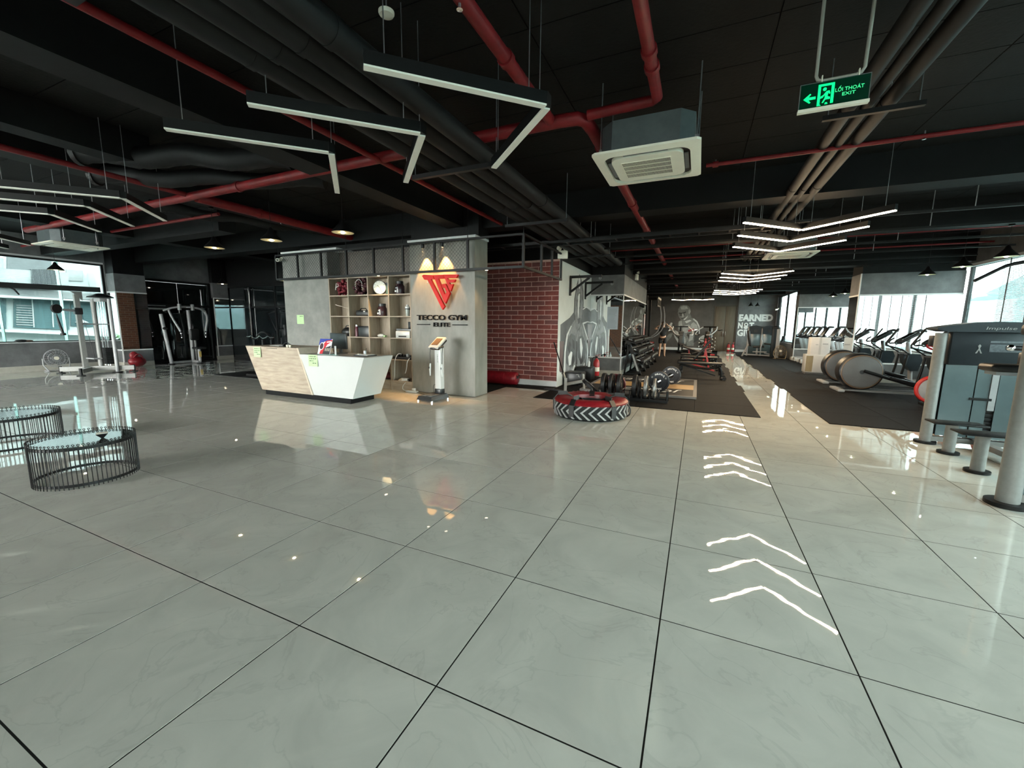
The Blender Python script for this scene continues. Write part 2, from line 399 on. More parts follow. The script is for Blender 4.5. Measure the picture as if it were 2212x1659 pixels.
wr = MB(); wr.box(6.0, 6.2, -5.2, 22.2, 0, .74); wr.box(6.0, 6.2, -5.2, 22.2, 3.05, 3.8)
wr.box(4.0, 4.2, 22.2, 28.6, 0, .72); wr.box(4.0, 4.2, 22.2, 28.6, 3.2, 3.8); wr.box(4.0, 4.2, 27.75, 28.6, .72, 3.2); wr.box(4.2, 6.2, 22.1, 22.3, 0, 3.8)
struct('wall_right', wr, M_CONCD, 'grey concrete wall below and above the bright windows')
def window(name, x, y0, y1, z0, z1, n, label):
    f = MB(); f.box(x, x + .08, y0, y1, z0 - .02, z0 + .04); f.box(x, x + .08, y0, y1, z1 - .04, z1 + .02)
    st = (y1 - y0)/n
    for i in range(n + 1): f.box(x, x + .08, y0 + i*st - .025, y0 + i*st + .025, z0, z1)
    o = struct(name, f, M_DARKST, label)
    for i in range(n): obj('pane', B(x + .035, x + .045, y0 + i*st + .026, y0 + (i+1)*st - .026, z0 + .04, z1 - .04), M_GLASS, o)
    obj('sill', B(x - .06, x + .02, y0, y1, z0 - .03, z0 - .005), M_ALU, o)
    return o
w2 = window('window_2', 6.04, -5.0, 14.15, .76, 3.03, 7, 'bright window wall beside the ellipticals')
window('window_3', 6.04, 15.1, 21.9, .76, 3.03, 3, 'bright window behind the treadmills')
window('window_4', 4.04, 22.65, 27.7, .74, 3.18, 2, 'bright tall window beside the painted slogan wall')
# roller head over the near right window
obj('head_rail', B(5.92, 5.99, -5, 14.1, 2.98, 3.05), M_ALU, w2)

wb = MB(); wb.box(-17.4, 6.2, -5.4, -5.2, 0, .08); wb.box(-17.4, 6.2, -5.4, -5.2, 3.6, 3.82)
wb.box(-6.9, -4.4, -5.4, -5.2, .08, 3.6)
for x in (-17.4, -14.0, -10.6, -1.0, 2.4, 5.9): wb.box(x, x + .3, -5.4, -5.2, .08, 3.6)
struct('wall_back', wb, M_CONCD, 'unseen back wall with added floor to ceiling window openings')  # unseen wall, opened up so daylight reaches the near floor
struct('wall_back_brick', B(-6.9, -4.4, -5.2, -5.17, 0, 2.9), M_OBRICK, 'orange brick facing of the entrance wall')
struct('wall_core_brick', B(-9.48, -9.45, 7.65, 10.33, 0, 2.9), M_OBRICK, 'orange brick facing behind the reception')
wbk = struct('window_added_back', MB().box(-17.2, 6.0, -5.33, -5.27, .08, .14).box(-17.2, 6.0, -5.33, -5.27, 3.54, 3.6), M_DARKST, 'unseen glazing added on the entrance side for daylight')  # glazing added behind the camera to brighten the room
for a, b in ((-17.1, -14.0), (-13.7, -10.6), (-10.3, -6.9), (-4.4, -1.0), (-.7, 2.4), (2.7, 5.9)): obj('pane', B(a, b, -5.306, -5.294, .14, 3.54), M_CLEAR if a < -5 else M_GREYG, wbk)  # right-hand panes greyed to even out the added daylight

# ceiling, panels and beams
ce = struct('ceiling', B(-17.4, 6.2, -5.4, 28.6, 3.82, 4.1), M_CEIL, 'black painted slab ceiling')
pm = mesh('ceiling_panel', B(-.895, .895, -.288, .288, -.02, 0), M_CEIL)
for i in range(9):
    for j in range(19):
        obj('ceiling_panel', pm, None, ce, loc=(-9.5 + i*1.8, 1.3 + j*.585, 3.82))
def beam(name, *a, m=M_BEAM):
    return tag(obj(name, B(*a), m), '', 'beam')
bl = [('ceiling_beam', (-17.2, -3.0, 7.35, 7.75, 3.33, 3.82), 'black ceiling beam running above the reception wall'),
      ('ceiling_beam', (-3.0, 6.0, 7.35, 7.75, 3.36, 3.82), 'black cross beam above the front edge of the rubber mats'),
      ('ceiling_beam', (-4.70, -4.33, -5.2, 7.35, 3.35, 3.82), 'long black beam running from the unseen back wall towards the logo column'),
      ('ceiling_beam', (-8.2, -7.8, -5.2, 7.35, 3.5, 3.82), 'black beam above the reception counter end of the hall'),
      ('ceiling_beam', (-6.9, -6.6, -5.2, 3.2, 3.45, 3.82), 'short black beam beside the insulated ducts'),
      ('ceiling_beam', (-17.2, -9.0, 5.4, 5.75, 3.3, 3.82), 'black cross beam in front of the side window cassette'),
      ('ceiling_beam', (-12.6, -12.2, -5.2, 10.2, 3.4, 3.82), 'black beam over the cable machine'),
      ('ceiling_beam', (-3.0, 6.0, 10.3, 10.65, 3.32, 3.82), 'black cross beam behind the first lit chevron lights'),
      ('ceiling_beam', (-3.0, 6.0, 13.9, 14.4, 3.12, 3.82), 'deep black cross beam in line with the mirrored pillar by the ellipticals'),
      ('ceiling_beam', (-3.0, 6.0, 17.9, 18.3, 3.2, 3.82), 'black cross beam above the middle treadmills'),
      ('ceiling_beam', (-4.5, 6.0, 22.0, 22.5, 3.12, 3.82), 'deep black cross beam in line with the far mirrored pillar'),
      ('ceiling_beam', (-4.5, 4.0, 25.6, 26.0, 3.2, 3.82), 'black cross beam nearest the painted far wall')]
for n, a, l in bl: tag(obj(n, B(*a), M_BEAM), l, 'beam')

# far wall: mural side, brown doors, slogan side
struct('wall_far', B(-4.6, .78, 28.0, 28.3, 0, 3.82).box(.78, 2.08, 28.1, 28.3, 2.75, 3.82).box(.78, 2.08, 28.14, 28.3, 0, 2.75), mat('far_wall_paint', (.045, .040, .037), .6, col2=(.085, .078, .072), nscale=1.5, detail=8), 'dark far wall with a painted bodybuilder')  # backing behind the doors added to stop light leaking through the gaps
struct('wall_slogan', B(2.08, 4.2, 28.0, 28.3, 0, 3.82), mat('slogan_wall', (.07, .072, .075), .6, col2=(.19, .195, .2), nscale=1.3, detail=9), 'grey concrete far wall with white slogan lettering')
struct('baseboard_far', B(2.08, 4.0, 27.98, 28.0, 0, .14).box(-2.3, .7, 27.98, 28.0, 0, .16), M_ALU, 'pale baseboard along the far wall')
M_BROWN = mat('brown_door', (.085, .066, .046), .5, col2=(.12, .095, .068), nscale=3, stretch=(6, 6, .5))
dr = struct('door_1', B(.8, .86, 28.02, 28.12, 0, 2.75).box(2.0, 2.06, 28.02, 28.12, 0, 2.75).box(.86, 2.0, 28.02, 28.12, 2.69, 2.75), mat('door_frame_brown', (.05, .04, .03), .5, noise=.1), 'brown double door at the end of the tiled aisle')
for x in (.87, 1.44): obj('door_leaf', B(x, x + .555, 28.05, 28.10, .0, 2.69, c=.006), M_BROWN, dr)
obj('door_handle', B(1.36, 1.38, 28.0, 28.05, .9, 1.2, c=.004), M_STEEL, dr); obj('door_handle', B(1.48, 1.5, 28.0, 28.05, .9, 1.2, c=.004), M_STEEL, dr)

# core block behind the reception and along the weights area
wc = MB(); wc.box(-9.45, -3.0, 9.3, 12.28, 0, 3.82); wc.box(-9.45, -3.0, 12.28, 17.8, 0, 3.82); wc.box(-9.45, -4.5, 17.8, 28.3, 0, 3.82)
struct('wall_core', wc, M_BLACK, 'black painted core walls')
struct('wall_soffit', B(-9.45, -5.0, 7.62, 9.24, 0, 3.33), M_BLACK, 'black service room behind the reception wall')
# mirrored mid column
def clad(name, x0, x1, y0, y1, label, top=2.93, sill=.53, head=2.36, faces=('f', 's'), m=M_CONCD, sx=1):
    """mirrored column: concrete skirt and header, mirror panels between, white trims"""
    o = struct(name, B(x0 + .01, x1 - .01, y0 + .01, y1 - .01, 0, 3.82), M_BLACK, label)
    obj('skirt_panel', B(x0, x1, y0, y1, .14, sill), m, o); obj('baseboard', B(x0 - .008, x1 + .008, y0 - .008, y1, 0, .14), M_BEIGE, o)
    obj('header_panel', B(x0, x1, y0, y1, head, top), m, o)
    xs = x1 if sx > 0 else x0
    if 'f' in faces:
        n = max(1, round((x1 - x0)/1.2)); st = (x1 - x0)/n
        for i in range(n): obj('mirror', B(x0 + i*st + .003, x0 + (i+1)*st - .003, y0 + .004, y0 + .009, sill, head), M_MIRROR, o)
        obj('trim', B(x0 - .012, x1 + .012, y0 - .014, y0 + .01, sill - .02, sill + .018), M_ALU, o); obj('trim', B(x0 - .012, x1 + .012, y0 - .014, y0 + .01, head - .02, head + .018), M_ALU, o)
    if 's' in faces:
        n = max(1, round((y1 - y0)/1.1)); st = (y1 - y0)/n
        for i in range(n): obj('mirror', B(xs - .009*sx, xs - .004*sx, y0 + i*st + .003, y0 + (i+1)*st - .003, sill, head), M_MIRROR, o)
        obj('trim', B(xs - .01*sx, xs + .014*sx, y0, y1, sill - .02, sill + .018), M_ALU, o); obj('trim', B(xs - .01*sx, xs + .014*sx, y0, y1, head - .02, head + .018), M_ALU, o)
    obj('corner_trim', B(xs - .014, xs + .014, y0 - .014, y0 + .014, 0.14, head), M_ALU, o)
    return o
midcol = clad('wall_mirror_mid', -3.0, -2.03, 12.28, 17.8, 'mirrored wall behind the dumbbell racks')
pil1 = clad('wall_pillar_near', 3.92, 6.0, 14.2, 15.0, 'mirrored pillar behind the ellipticals with grey header', faces=('f', 's'), sx=-1)
pil2 = clad('wall_pillar_far', 3.97, 6.0, 22.0, 22.6, 'mirrored far pillar behind the treadmills', faces=('f',), sx=-1)
obj('corner_post', B(3.90, 3.925, 14.18, 14.22, .14, 2.93), M_ALU, pil1)
for i in range(2): obj('mirror', B(3.93 + i*1.03, 4.95 + i*1.03, 14.991, 14.999, .53, 2.36), M_MIRROR, pil1)  # unseen back mirrors added to brighten the far pillar's reflection
clad('wall_pillar_side', -17.2, -16.72, 6.76, 7.56, 'mirrored pillar between the side window and the black doors')
clad('wall_pillar_glass', -17.2, -17.0, 9.78, 10.34, 'narrow mirrored pillar beside the black doors', faces=('s',))
# black double doors on the left
d2 = struct('door_2', B(-17.3, -17.12, 7.60, 7.68, 0, 2.9).box(-17.3, -17.12, 9.68, 9.77, 0, 2.9).box(-17.3, -17.12, 7.68, 9.68, 2.82, 2.9), M_DARKST, 'tall black glass doors beside the chest fly machine')
for y in (7.69, 8.69): obj('door_leaf', B(-17.22, -17.18, y, y + .985, .01, 1.98), M_DGLASS, d2); obj('top_light', B(-17.22, -17.18, y, y + .985, 2.06, 2.81), M_DGLASS, d2)
obj('transom', B(-17.26, -17.14, 7.68, 9.68, 1.98, 2.06), M_DARKST, d2); obj('rail', B(-17.15, -17.12, 7.70, 8.35, 1.86, 1.92), M_STEEL, d2); obj('rail', B(-17.15, -17.12, 7.70, 8.25, 1.98, 2.01), M_STEEL, d2)
obj('threshold', B(-17.3, -17.1, 7.6, 9.77, 0, .05), M_DARKST, d2)
# dark glass partition
gp = MB()
for x in (-17.2, -15.75, -14.3, -12.7, -11.1, -9.5): gp.box(x - .035, x + .035, 10.34, 10.42, 0, 2.85)
gp.box(-17.2, -9.45, 10.34, 10.42, 2.78, 2.85); gp.box(-17.2, -9.45, 10.34, 10.42, 2.0, 2.06); gp.box(-17.2, -9.45, 10.34, 10.42, 0, .06)
gpo = struct('wall_glass_partition', gp, M_DARKST, 'dark glass partition with black mullions')
for a, b in zip((-17.2, -15.75, -14.3, -12.7, -11.1), (-15.75, -14.3, -12.7, -11.1, -9.5)):
    obj('pane', B(a + .036, b - .036, 10.37, 10.385, .06, 2.0), M_DGLASS, gpo); obj('pane', B(a + .036, b - .036, 10.37, 10.385, 2.06, 2.78), M_DGLASS, gpo)
struct('wall_back_left', B(-17.4, -9.45, 10.44, 10.6, 0, 3.82).box(-17.4, -9.45, 10.35, 10.44, 2.86, 3.82), M_BLACK, 'black wall above and behind the glass partition')
tag(obj('light_line_bar', MB().cyl((-15.68, 10.28, .85), (-15.68, 10.28, 2.75), .022, 10).cyl((-15.68, 10.28, .9), (-15.68, 10.36, .9), .012, 8).cyl((-15.68, 10.28, 2.7), (-15.68, 10.36, 2.7), .012, 8), M_CHROME),
    'long chrome bar standing in for a bright line of light on the dark glass partition', 'handle')  # chrome bar imitates a bright strip of light in the glass

# brick wall --------------------------------------------------------
bw = struct('wall_brick', B(-5.6, -3.0, 9.245, 9.3, 0, 2.97), M_MORT, 'red brick faced wall between the logo column and the mural')
bh, blen, gap = .1115, .345, .016
bm_a = mesh('brick', B(-blen/2 + gap/2, blen/2 - gap/2, -.014, 0, -bh/2 + gap/2, bh/2 - gap/2, c=.004), M_BRICK)
bm_b = mesh('brick', B(-blen/2 + gap/2, blen/2 - gap/2, -.011, 0, -bh/2 + gap/2, bh/2 - gap/2, c=.004), M_BRICK2)
r = 0; z = .14 + bh/2
while z < 2.95:
    x = -3.0 - blen/2 + (blen/2 if r % 2 else 0)
    while x > -5.3:
        if x + blen/2 > -2.99:
            hb = obj('brick', B(-3.0 - blen/2 + gap/2, -3.001, 9.231, 9.246, z - bh/2 + gap/2, z + bh/2 - gap/2, c=.004), M_BRICK, bw)
        else: obj('brick', bm_b if random.random() < .35 else bm_a, None, bw, loc=(x, 9.245, z))
        x -= blen
    z += bh; r += 1
struct('baseboard_brick', B(-5.6, -3.0, 9.225, 9.245, 0, .135), M_ALU, 'pale baseboard along the foot of the brick wall')
struct('trim_brick_top', B(-5.6, -3.0, 9.2, 9.3, 2.97, 3.82), M_BLACK, 'black bulkhead above the brick wall')

# mural wall on the side of the core --------------------------------
mw = struct('wall_mural', B(-3.0, -2.99, 9.225, 12.28, 0, 2.95), mat('mural_white', (.60, .61, .58), .6, col2=(.68, .69, .66), nscale=2.5), 'white wall painted with a grey and silver mural')
C3 = lambda x, y: (1040 + x*.2411, 520 + y*.2411)
def onwall(pts, X, conv):
    return [(lambda v: (v.y, v.z))(onX(*conv(*p), X)) for p in pts]
P_GREY = mat('mural_grey', (.06, .062, .068), .6, col2=(.13, .135, .142), nscale=3)
P_DARK = mat('mural_dark', (.015, .015, .017), .6, col2=(.04, .038, .038), nscale=4)
P_SILV = mat('mural_silver', (.02, .021, .023), .6, col2=(.40, .41, .42), nscale=8, stretch=(1, 2.5, .6), detail=5)
P_BRWN = mat('mural_maroon', (.085, .04, .04), .5, col2=(.13, .07, .065), nscale=4)
P_WHT = mat('mural_highlight', (.72, .73, .73), .5, noise=.05)
def mural(name, pts, X, d, m, par, conv=C3):
    return obj(name, MB().prism(onwall(pts, X, conv), 'yz', X, X + d), m, par)
mural('painted_shoulders', [(842, 540), (828, 640), (790, 690), (708, 752), (704, 1000), (702, 1180), (735, 1180), (790, 1100), (850, 800)], -2.99, .002, P_GREY, mw)  # grey shoulders of the mural figure
mural('painted_shoulders', [(902, 590), (940, 600), (985, 640), (1000, 700), (1000, 1050), (900, 1050), (880, 760)], -2.99, .002, P_GREY, mw)
mural('painted_outline', [(878, 300), (852, 400), (832, 520), (826, 660), (838, 760), (800, 790), (752, 850), (732, 960), (724, 1080), (718, 1195), (960, 1195), (962, 1010), (955, 900), (938, 810), (905, 720), (915, 560), (912, 450), (895, 350)], -2.99, .004, P_DARK, mw)
mural('painted_maroon', [(702, 900), (738, 900), (728, 1170), (698, 1170)], -2.99, .0035, P_BRWN, mw)
mural('painted_maroon', [(950, 750), (1003, 745), (1003, 1010), (955, 1040)], -2.99, .0035, P_BRWN, mw)
mural('painted_head', [(878, 305), (858, 400), (840, 520), (834, 650), (845, 740), (862, 800), (885, 760), (900, 660), (908, 560), (905, 450), (890, 360)], -2.99, .0055, P_SILV, mw)
mural('painted_body', [(850, 690), (800, 760), (760, 840), (742, 940), (735, 1060), (728, 1195), (800, 1190), (845, 1110), (880, 1150), (940, 1150), (950, 1030), (950, 920), (935, 830), (900, 730), (880, 780), (866, 810)], -2.99, .005, P_SILV, mw)
mural('painted_core', [(760, 900), (800, 830), (838, 850), (850, 960), (840, 1060), (800, 1140), (760, 1100), (748, 1000)], -2.99, .0065, P_GREY, mw)
mural('painted_core', [(868, 860), (905, 850), (930, 930), (925, 1040), (895, 1110), (862, 1040), (856, 940)], -2.99, .0065, P_GREY, mw)
mural('painted_core', [(845, 900), (858, 900), (856, 1110), (842, 1110)], -2.99, .007, P_DARK, mw)
mural('painted_face', [(860, 470), (884, 460), (893, 560), (880, 640), (862, 660), (848, 580)], -2.99, .0065, P_GREY, mw)
for pts in ([(770, 960), (790, 900), (800, 930), (785, 1010)], [(812, 880), (830, 900), (834, 980), (820, 960)], [(880, 930), (900, 900), (912, 960), (898, 1010)], [(852, 530), (868, 520), (870, 545), (854, 556)], [(876, 540), (888, 530), (888, 552), (878, 560)], [(858, 600), (884, 594), (880, 612), (862, 618)], [(858, 700), (884, 690), (880, 735), (864, 748)], [(800, 1060), (826, 1020), (832, 1080), (812, 1130)], [(875, 1060), (905, 1030), (908, 1085), (885, 1110)]):
    mural('painted_stroke', pts, -2.99, .0078, P_DARK, mw)
for pts in ([(735, 1195), (742, 1000), (762, 840), (800, 760), (806, 765), (772, 850), (752, 1000), (748, 1190)], [(935, 1150), (945, 1000), (940, 870), (905, 740), (912, 742), (950, 865), (956, 1000), (946, 1150)],
            [(862, 500), (872, 470), (880, 480), (872, 640), (866, 700), (860, 640)], [(866, 345), (878, 312), (884, 345), (880, 430), (872, 430)], [(905, 735), (950, 720), (998, 735), (998, 745), (950, 732), (912, 748)],
            [(905, 612), (935, 590), (975, 605), (1000, 660), (992, 662), (965, 615), (936, 600), (910, 620)], [(775, 1040), (800, 990), (812, 1000), (800, 1110), (780, 1120)], [(880, 880), (892, 870), (905, 960), (892, 1060), (882, 980)],
            [(800, 1190), (830, 1110), (838, 1120), (820, 1190)], [(900, 1150), (918, 1090), (926, 1100), (918, 1150)], [(940, 900), (965, 860), (948, 925)]):
    mural('painted_highlight', pts, -2.99, .008, P_WHT, mw)
mural('painted_tip', [(878, 300), (868, 370), (878, 362), (886, 368)], -2.99, .007, P_BRWN, mw)

# reception wall ----------------------------------------------------
RY = 7.10
rw = MB(); rw.box(-9.45, -7.93, RY, 7.6, 0, 3.12); rw.box(-7.93, -5.57, 7.50, 7.6, 0, 3.12)
struct('wall_reception', rw, M_CONC, 'grey cement panel wall left of the open shelves')
struct('wall_logo', B(-5.57, -4.02, RY, 7.62, .012, 3.12), M_LOGOW, 'cement column carrying the red gym logo')
struct('trim_logo_top', B(-5.60, -3.99, RY - .03, 7.62, 3.12, 3.16).box(-9.45, -7.6, RY - .03, 7.6, 3.12, 3.16), M_ALU, 'pale strip colouring in the lit top edge of the reception wall')  # pale strip puts the lit top edge of the panels into colour
struct('wall_logo_head', B(-5.6, -3.99, 7.2, 7.62, 3.16, 3.82), M_BLACK, 'black column head above the logo wall')
struct('trim_shelf_back', B(-7.93, -5.57, 7.46, 7.50, 2.5, 3.12), mat('shelf_top_panel', (.12, .10, .085), .5, noise=.2), 'brown panel above the open shelves')
# ------------------------------------------------------------------ ceiling services
def ceil_at(x, y):
    z = 3.80
    for n, a, l in bl:
        if a[0] - .02 < x < a[1] + .02 and a[2] - .02 < y < a[3] + .02: z = min(z, a[4])
    return z
def hanger(mb, x, y, z, top=3.80, r=.005, at=None):
    if at: top = ceil_at(at[0], at[1]) - at[2]
    mb.cyl((x, y, z), (x, y, top), r, 6)
# four insulated pipes over the lounge
PX = (-2.80, -2.585, -2.37, -2.155)
pls = ('outermost, on the counter side', 'second from the counter side', 'third from the counter side', 'nearest the tiled aisle')
for k, x in enumerate(PX):
    t = thing('insulated_pipe', 'charcoal insulated pipe above the unlit chevrons, %s of four' % pls[k], 'pipe', (x, -4.9, 3.215), 0, 'insulated pipes over the lounge')
    obj('lagging', MB().cyl((0, 0, 0), (0, 6.9 + .02*k, 0),   .092, 18), M_DUCT, t, 40); obj('lagging', MB().cyl((0, 6.9 + .02*k, 0), (0, 16.9, 0), .088, 18), M_DUCT, t, 40)
    for yy in (3.2 + .3*k, 6.86 + .02*k, 10.6): obj('joint_band', MB().cyl((0, yy, 0), (0, yy + .06, 0), .096, 18), M_DUCT, t, 40)
for y, l in ((4.0, 'beside the first unlit chevron light'), (6.45, 'in front of the black cross beam'), (9.9, 'past the brick wall'), (1.2, 'over the middle of the lounge')):
    t = thing('pipe_trapeze', 'black steel trapeze bar carrying the four pipes %s' % l, 'bracket', (-2.5, y, 3.095))
    obj('channel', B(-.56, .52, -.025, .025, -.02, .025), M_DARKST, t); rr = MB(); hanger(rr, -.53, 0, .02, .70); obj('rod', rr, M_STEEL, t); rr = MB(); hanger(rr, .49, 0, .02, .70); obj('rod', rr, M_STEEL, t)
# three pipes along the right aisle
for k, (x, r, z) in enumerate(((1.075, .058, 3.40), (1.205, .042, 3.385), (1.36, .062, 3.405))):
    t = thing('insulated_pipe', 'charcoal pipe running above the lit chevrons, %s' % ('widest one, on the window side', 'slim middle one', 'nearest the red sprinkler main')[(2, 1, 0)[k] if k != 1 else 1], 'pipe', (x, -4.9, z), 0, 'pipes above the aisle')
    obj('lagging', MB().cyl((0, 0, 0), (0, 30.5, 0), r, 16), M_DUCT, t, 40)
    for yy in (9.7, 12.0, 15.2, 19.4): obj('joint_band', MB().cyl((0, yy, 0), (0, yy + .05, 0), r + .004, 16), M_DUCT, t, 40)
for y, l in ((4.74, 'beside the exit sign'), (9.0, 'above the first lit chevrons'), (12.6, 'behind the far cassette')):
    t = thing('pipe_trapeze', 'black steel trapeze bar carrying the aisle pipes %s' % l, 'bracket', (1.22, y, 3.315))
    obj('channel', B(-.34, .36, -.02, .02, -.02, .02), M_DARKST, t)
    for s in (-.3, .32): rr = MB(); hanger(rr, s, 0, .02, .5); obj('rod', rr, M_STEEL, t)
# red sprinkler pipework
def redpipe(label, pts, r, sm=0, colls=()):
    t = thing('sprinkler_pipe', label, 'pipe', pts[0]); o = Vector(pts[0]); P = [Vector(p) - o for p in pts]
    obj('pipe_run', MB().tube(P, r, 14, smooth=sm), M_RED, t, 50)
    for (c, d) in colls:
        c = Vector(c) - o; d = Vector(d); obj('coupling', MB().cyl(c - d*.03, c + d*.03, r + .012, 14), M_RED, t, 40)
    return t
redpipe('thick red sprinkler main crossing the hall above the counter', [(-13.5, 4.08, 3.4), (-1.35, 4.03, 3.4), (-1.18, 4.05, 3.4), (-1.12, 4.12, 3.4), (-1.10, 4.35, 3.4), (-1.10, 27.5, 3.4)], .06, 0,
        [((-6.2, 4.05, 3.4), (1, 0, 0)), ((-2.6, 4.035, 3.4), (1, 0, 0)), ((-1.10, 4.75, 3.4), (0, 1, 0)), ((-1.1, 7.0, 3.4), (0, 1, 0)), ((-1.1, 9.0, 3.4), (0, 1, 0))])
redpipe('red sprinkler branch meeting the main beside the first unlit chevron', [(-1.43, -4.9, 3.405), (-1.43, 4.0, 3.405)], .05, 0, [((-1.43, 3.0, 3.405), (0, 1, 0))])
redpipe('red sprinkler branch bending in front of the cassette air conditioner', [(-.46, -4.9, 3.42), (-.46, 4.0, 3.42), (-.5, 4.04, 3.42), (-1.08, 4.05, 3.41)], .045, 0, [((-.46, 3.55, 3.42), (0, 1, 0)), ((-.46, 3.35, 3.42), (0, 1, 0))])
redpipe('slim red pipe passing under the long beam towards the reception', [(-3.55, -4.9, 3.36), (-3.55, 7.3, 3.36)], .032, 0)
redpipe('red pipe leading past the end of the sprinkler main to the left rear', [(-7.42, -4.9, 3.42), (-7.42, 4.0, 3.42)], .036, 0)
redpipe('thick red pipe above the three warm pendants', [(-7.42, 4.15, 3.42), (-7.42, 9.2, 3.42)], .075, 0, [((-7.42, 5.2, 3.42), (0, 1, 0))])
redpipe('thin red pipe crossing from the cassette to the right wall', [(-.05, 5.62, 3.35), (5.9, 5.62, 3.35)], .022, 0, [((.05, 5.62, 3.35), (1, 0, 0))])
redpipe('thin red pipe in front of the side window', [(-17, 5.0, 3.45), (-8.3, 5.0, 3.45)], .03)
for k, y in enumerate((11.3, 13.1, 16.2, 19.6)):
    redpipe('thin red cross pipe, %s from the chevron lights, over the weights' % ('first', 'second', 'third', 'fourth')[k], [(-2.9, y, 3.43), (5.9, y, 3.43)], .02)
# secondary channels that repeat down the long room
for k in range(11):
    y = 8.35 + k*1.27
    if abs(y - 14.15) < .4 or abs(y - 22.2) < .4: continue
    t = thing('ceiling_channel', 'slim black ceiling channel across the weights area, %s from the reception end' % ORD[k], 'channel', (-2.9, y, 3.20), 0, 'ceiling channels over the weights')
    obj('channel', B(0, 8.7, -.02, .02, -.02, .02), M_DUCT, t)
    for s in (.6, 3.4, 6.4): rr = MB(); hanger(rr, s, 0, .02, .6, .006); obj('rod', rr, M_STEEL, t)
t = thing('cable_tray', 'long black cable tray running over the red brick wall', 'tray', (0, 0, 0))
obj('rail', B(-5.5, 1.0, 8.02, 8.05, 3.08, 3.14), M_DARKST, t); obj('rail', B(-5.5, 1.0, 8.3, 8.33, 3.08, 3.14), M_DARKST, t)
for i in range(14): obj('rung', B(-5.4 + i*.48, -5.37 + i*.48, 8.05, 8.3, 3.09, 3.11), M_DARKST, t)
for s in (-5.2, -2.0, .8): rr = MB(); hanger(rr, s, 8.035, 3.14); obj('rod', rr, M_STEEL, t)
# insulated ducts on the left
for k, (p, q, r) in enumerate((((-7.3, 2.75, 3.55), (-5.0, 4.0, 3.58), .13), ((-8.0, 3.15, 3.5), (-5.2, 4.7, 3.55), .11), ((-9.3, 4.4, 3.55), (-8.3, 7.1, 3.6), .10))):
    t = thing('flexible_duct', 'dark ribbed flexible duct %s' % ('above the left chevrons', 'beside the wider ribbed duct', 'behind the warm pendants')[k], 'duct', p)
    p = Vector(p); q = Vector(q); d = q - p; n = 26
    pts = [d*(i/n) + Vector((0, 0, .03*math.sin(i*.6))) for i in range(n + 1)]
    obj('sleeve', MB().tube(pts, [r*(1 + .035*(-1)**i) for i in range(n + 1)], 14), M_DUCT, t, 60)
    obj('collar', MB().cyl((0, 0, 0), d.normalized()*.06, r + .015, 14), M_DARKST, t)
# small ceiling speaker discs and a smoke detector
for k, (x, y, l) in enumerate(((-2.15, 2.55, 'round white smoke detector hanging on a rod above the unlit chevrons'), (-8.0, 1.9, 'round white detector disc by the left duct'), (1.5, 5.3, 'small white detector above the pipes near the exit sign'))):
    t = thing('smoke_detector', l, 'detector', (x, y, 3.62))
    obj('base', MB().lathe([(0, .015), (.055, .012), (.055, 0), (.048, -.012), (.02, -.022), (0, -.022)], 20), M_OFFW, t); rr = MB(); hanger(rr, 0, 0, .01, .2); obj('rod', rr, M_STEEL, t)
for k, (x, y) in enumerate(((-1.43, 2.35), (-1.43, .9), (-7.42, 5.6), (.05, 5.62), (-3.55, 7.1), (1.9, 5.62))):
    t = thing('fire_sprinkler', 'small brass sprinkler on a red pipe, %s' % ('nearest the sprinkler main', 'farther from the main on the same branch', 'above the warm pendants', 'at the cassette corner', 'at the end of the slim red pipe', 'above the aisle pipes')[k], 'sprinkler', (x, y, 3.33), 0, 'sprinkler heads')
    obj('stem', MB().cyl((0, 0, 0), (0, 0, .07), .009, 8), M_STEEL, t); obj('deflector', MB().lathe([(0, 0), (.018, -.004), (.02, -.008), (0, -.01)], 12), M_CHROME, t)

# chevron lights ------------------------------------------------------
def chevron(label, x, y, rot, lit, group, arm=1.17, z=2.92, a2=None):
    t = thing('chevron_light', label, 'ceiling light', (x, y, z), rot, group)
    # local: apex at origin, arms go to (-L, +-L)/sqrt2
    for s, L in ((1, arm), (-1, a2 or arm)):
        d = Vector((-1, s, 0)).normalized(); p = d*.02; q = d*L
        hb = MB().bar(p + Vector((0, 0, .045)), q + Vector((0, 0, .045)), .058, .075); h_ = obj('housing', hb, M_DARKST, t)
        obj('diffuser', MB().bar(p + Vector((0, 0, .003)), q + Vector((0, 0, .003)), .038 if lit else .052, .012), M_LED if lit else M_UNLIT, t)
        for u in (.12, .9): rr = MB(); c = d*L*u; cw = Matrix.Rotation(rot, 3, 'Z') @ c; hanger(rr, c.x, c.y, .08, 0, .0035, (x + cw.x, y + cw.y, z)); obj('cable', rr, M_STEEL, t)
    obj('corner_cap', B(-.04, .012, -.035, .035, .008, .084), M_DARKST, t)
    return t
for k, (x, y) in enumerate(((-1.03, 2.82), (-2.06, 2.82), (-3.01, 2.80))):
    chevron('unlit black chevron light over the lounge, %s the cassette air conditioner' % ('nearest', 'second from', 'third from')[k], x, y, 0, False, 'unlit chevrons over the lounge')
for k, x in enumerate((-6.43, -7.32, -8.35)):
    chevron('unlit black chevron light above the wire tables, %s the unlit lounge trio' % ('nearest', 'second from', 'farthest from')[k], x, 2.78, 0, False, 'unlit chevrons above the wire tables')
for k, x in enumerate((-11.35, -12.4)): chevron('unlit black chevron light by the side window cassette, %s' % ('on the counter side', 'nearer the glass')[k], x, 2.85, 0, False, 'unlit chevrons by the window')
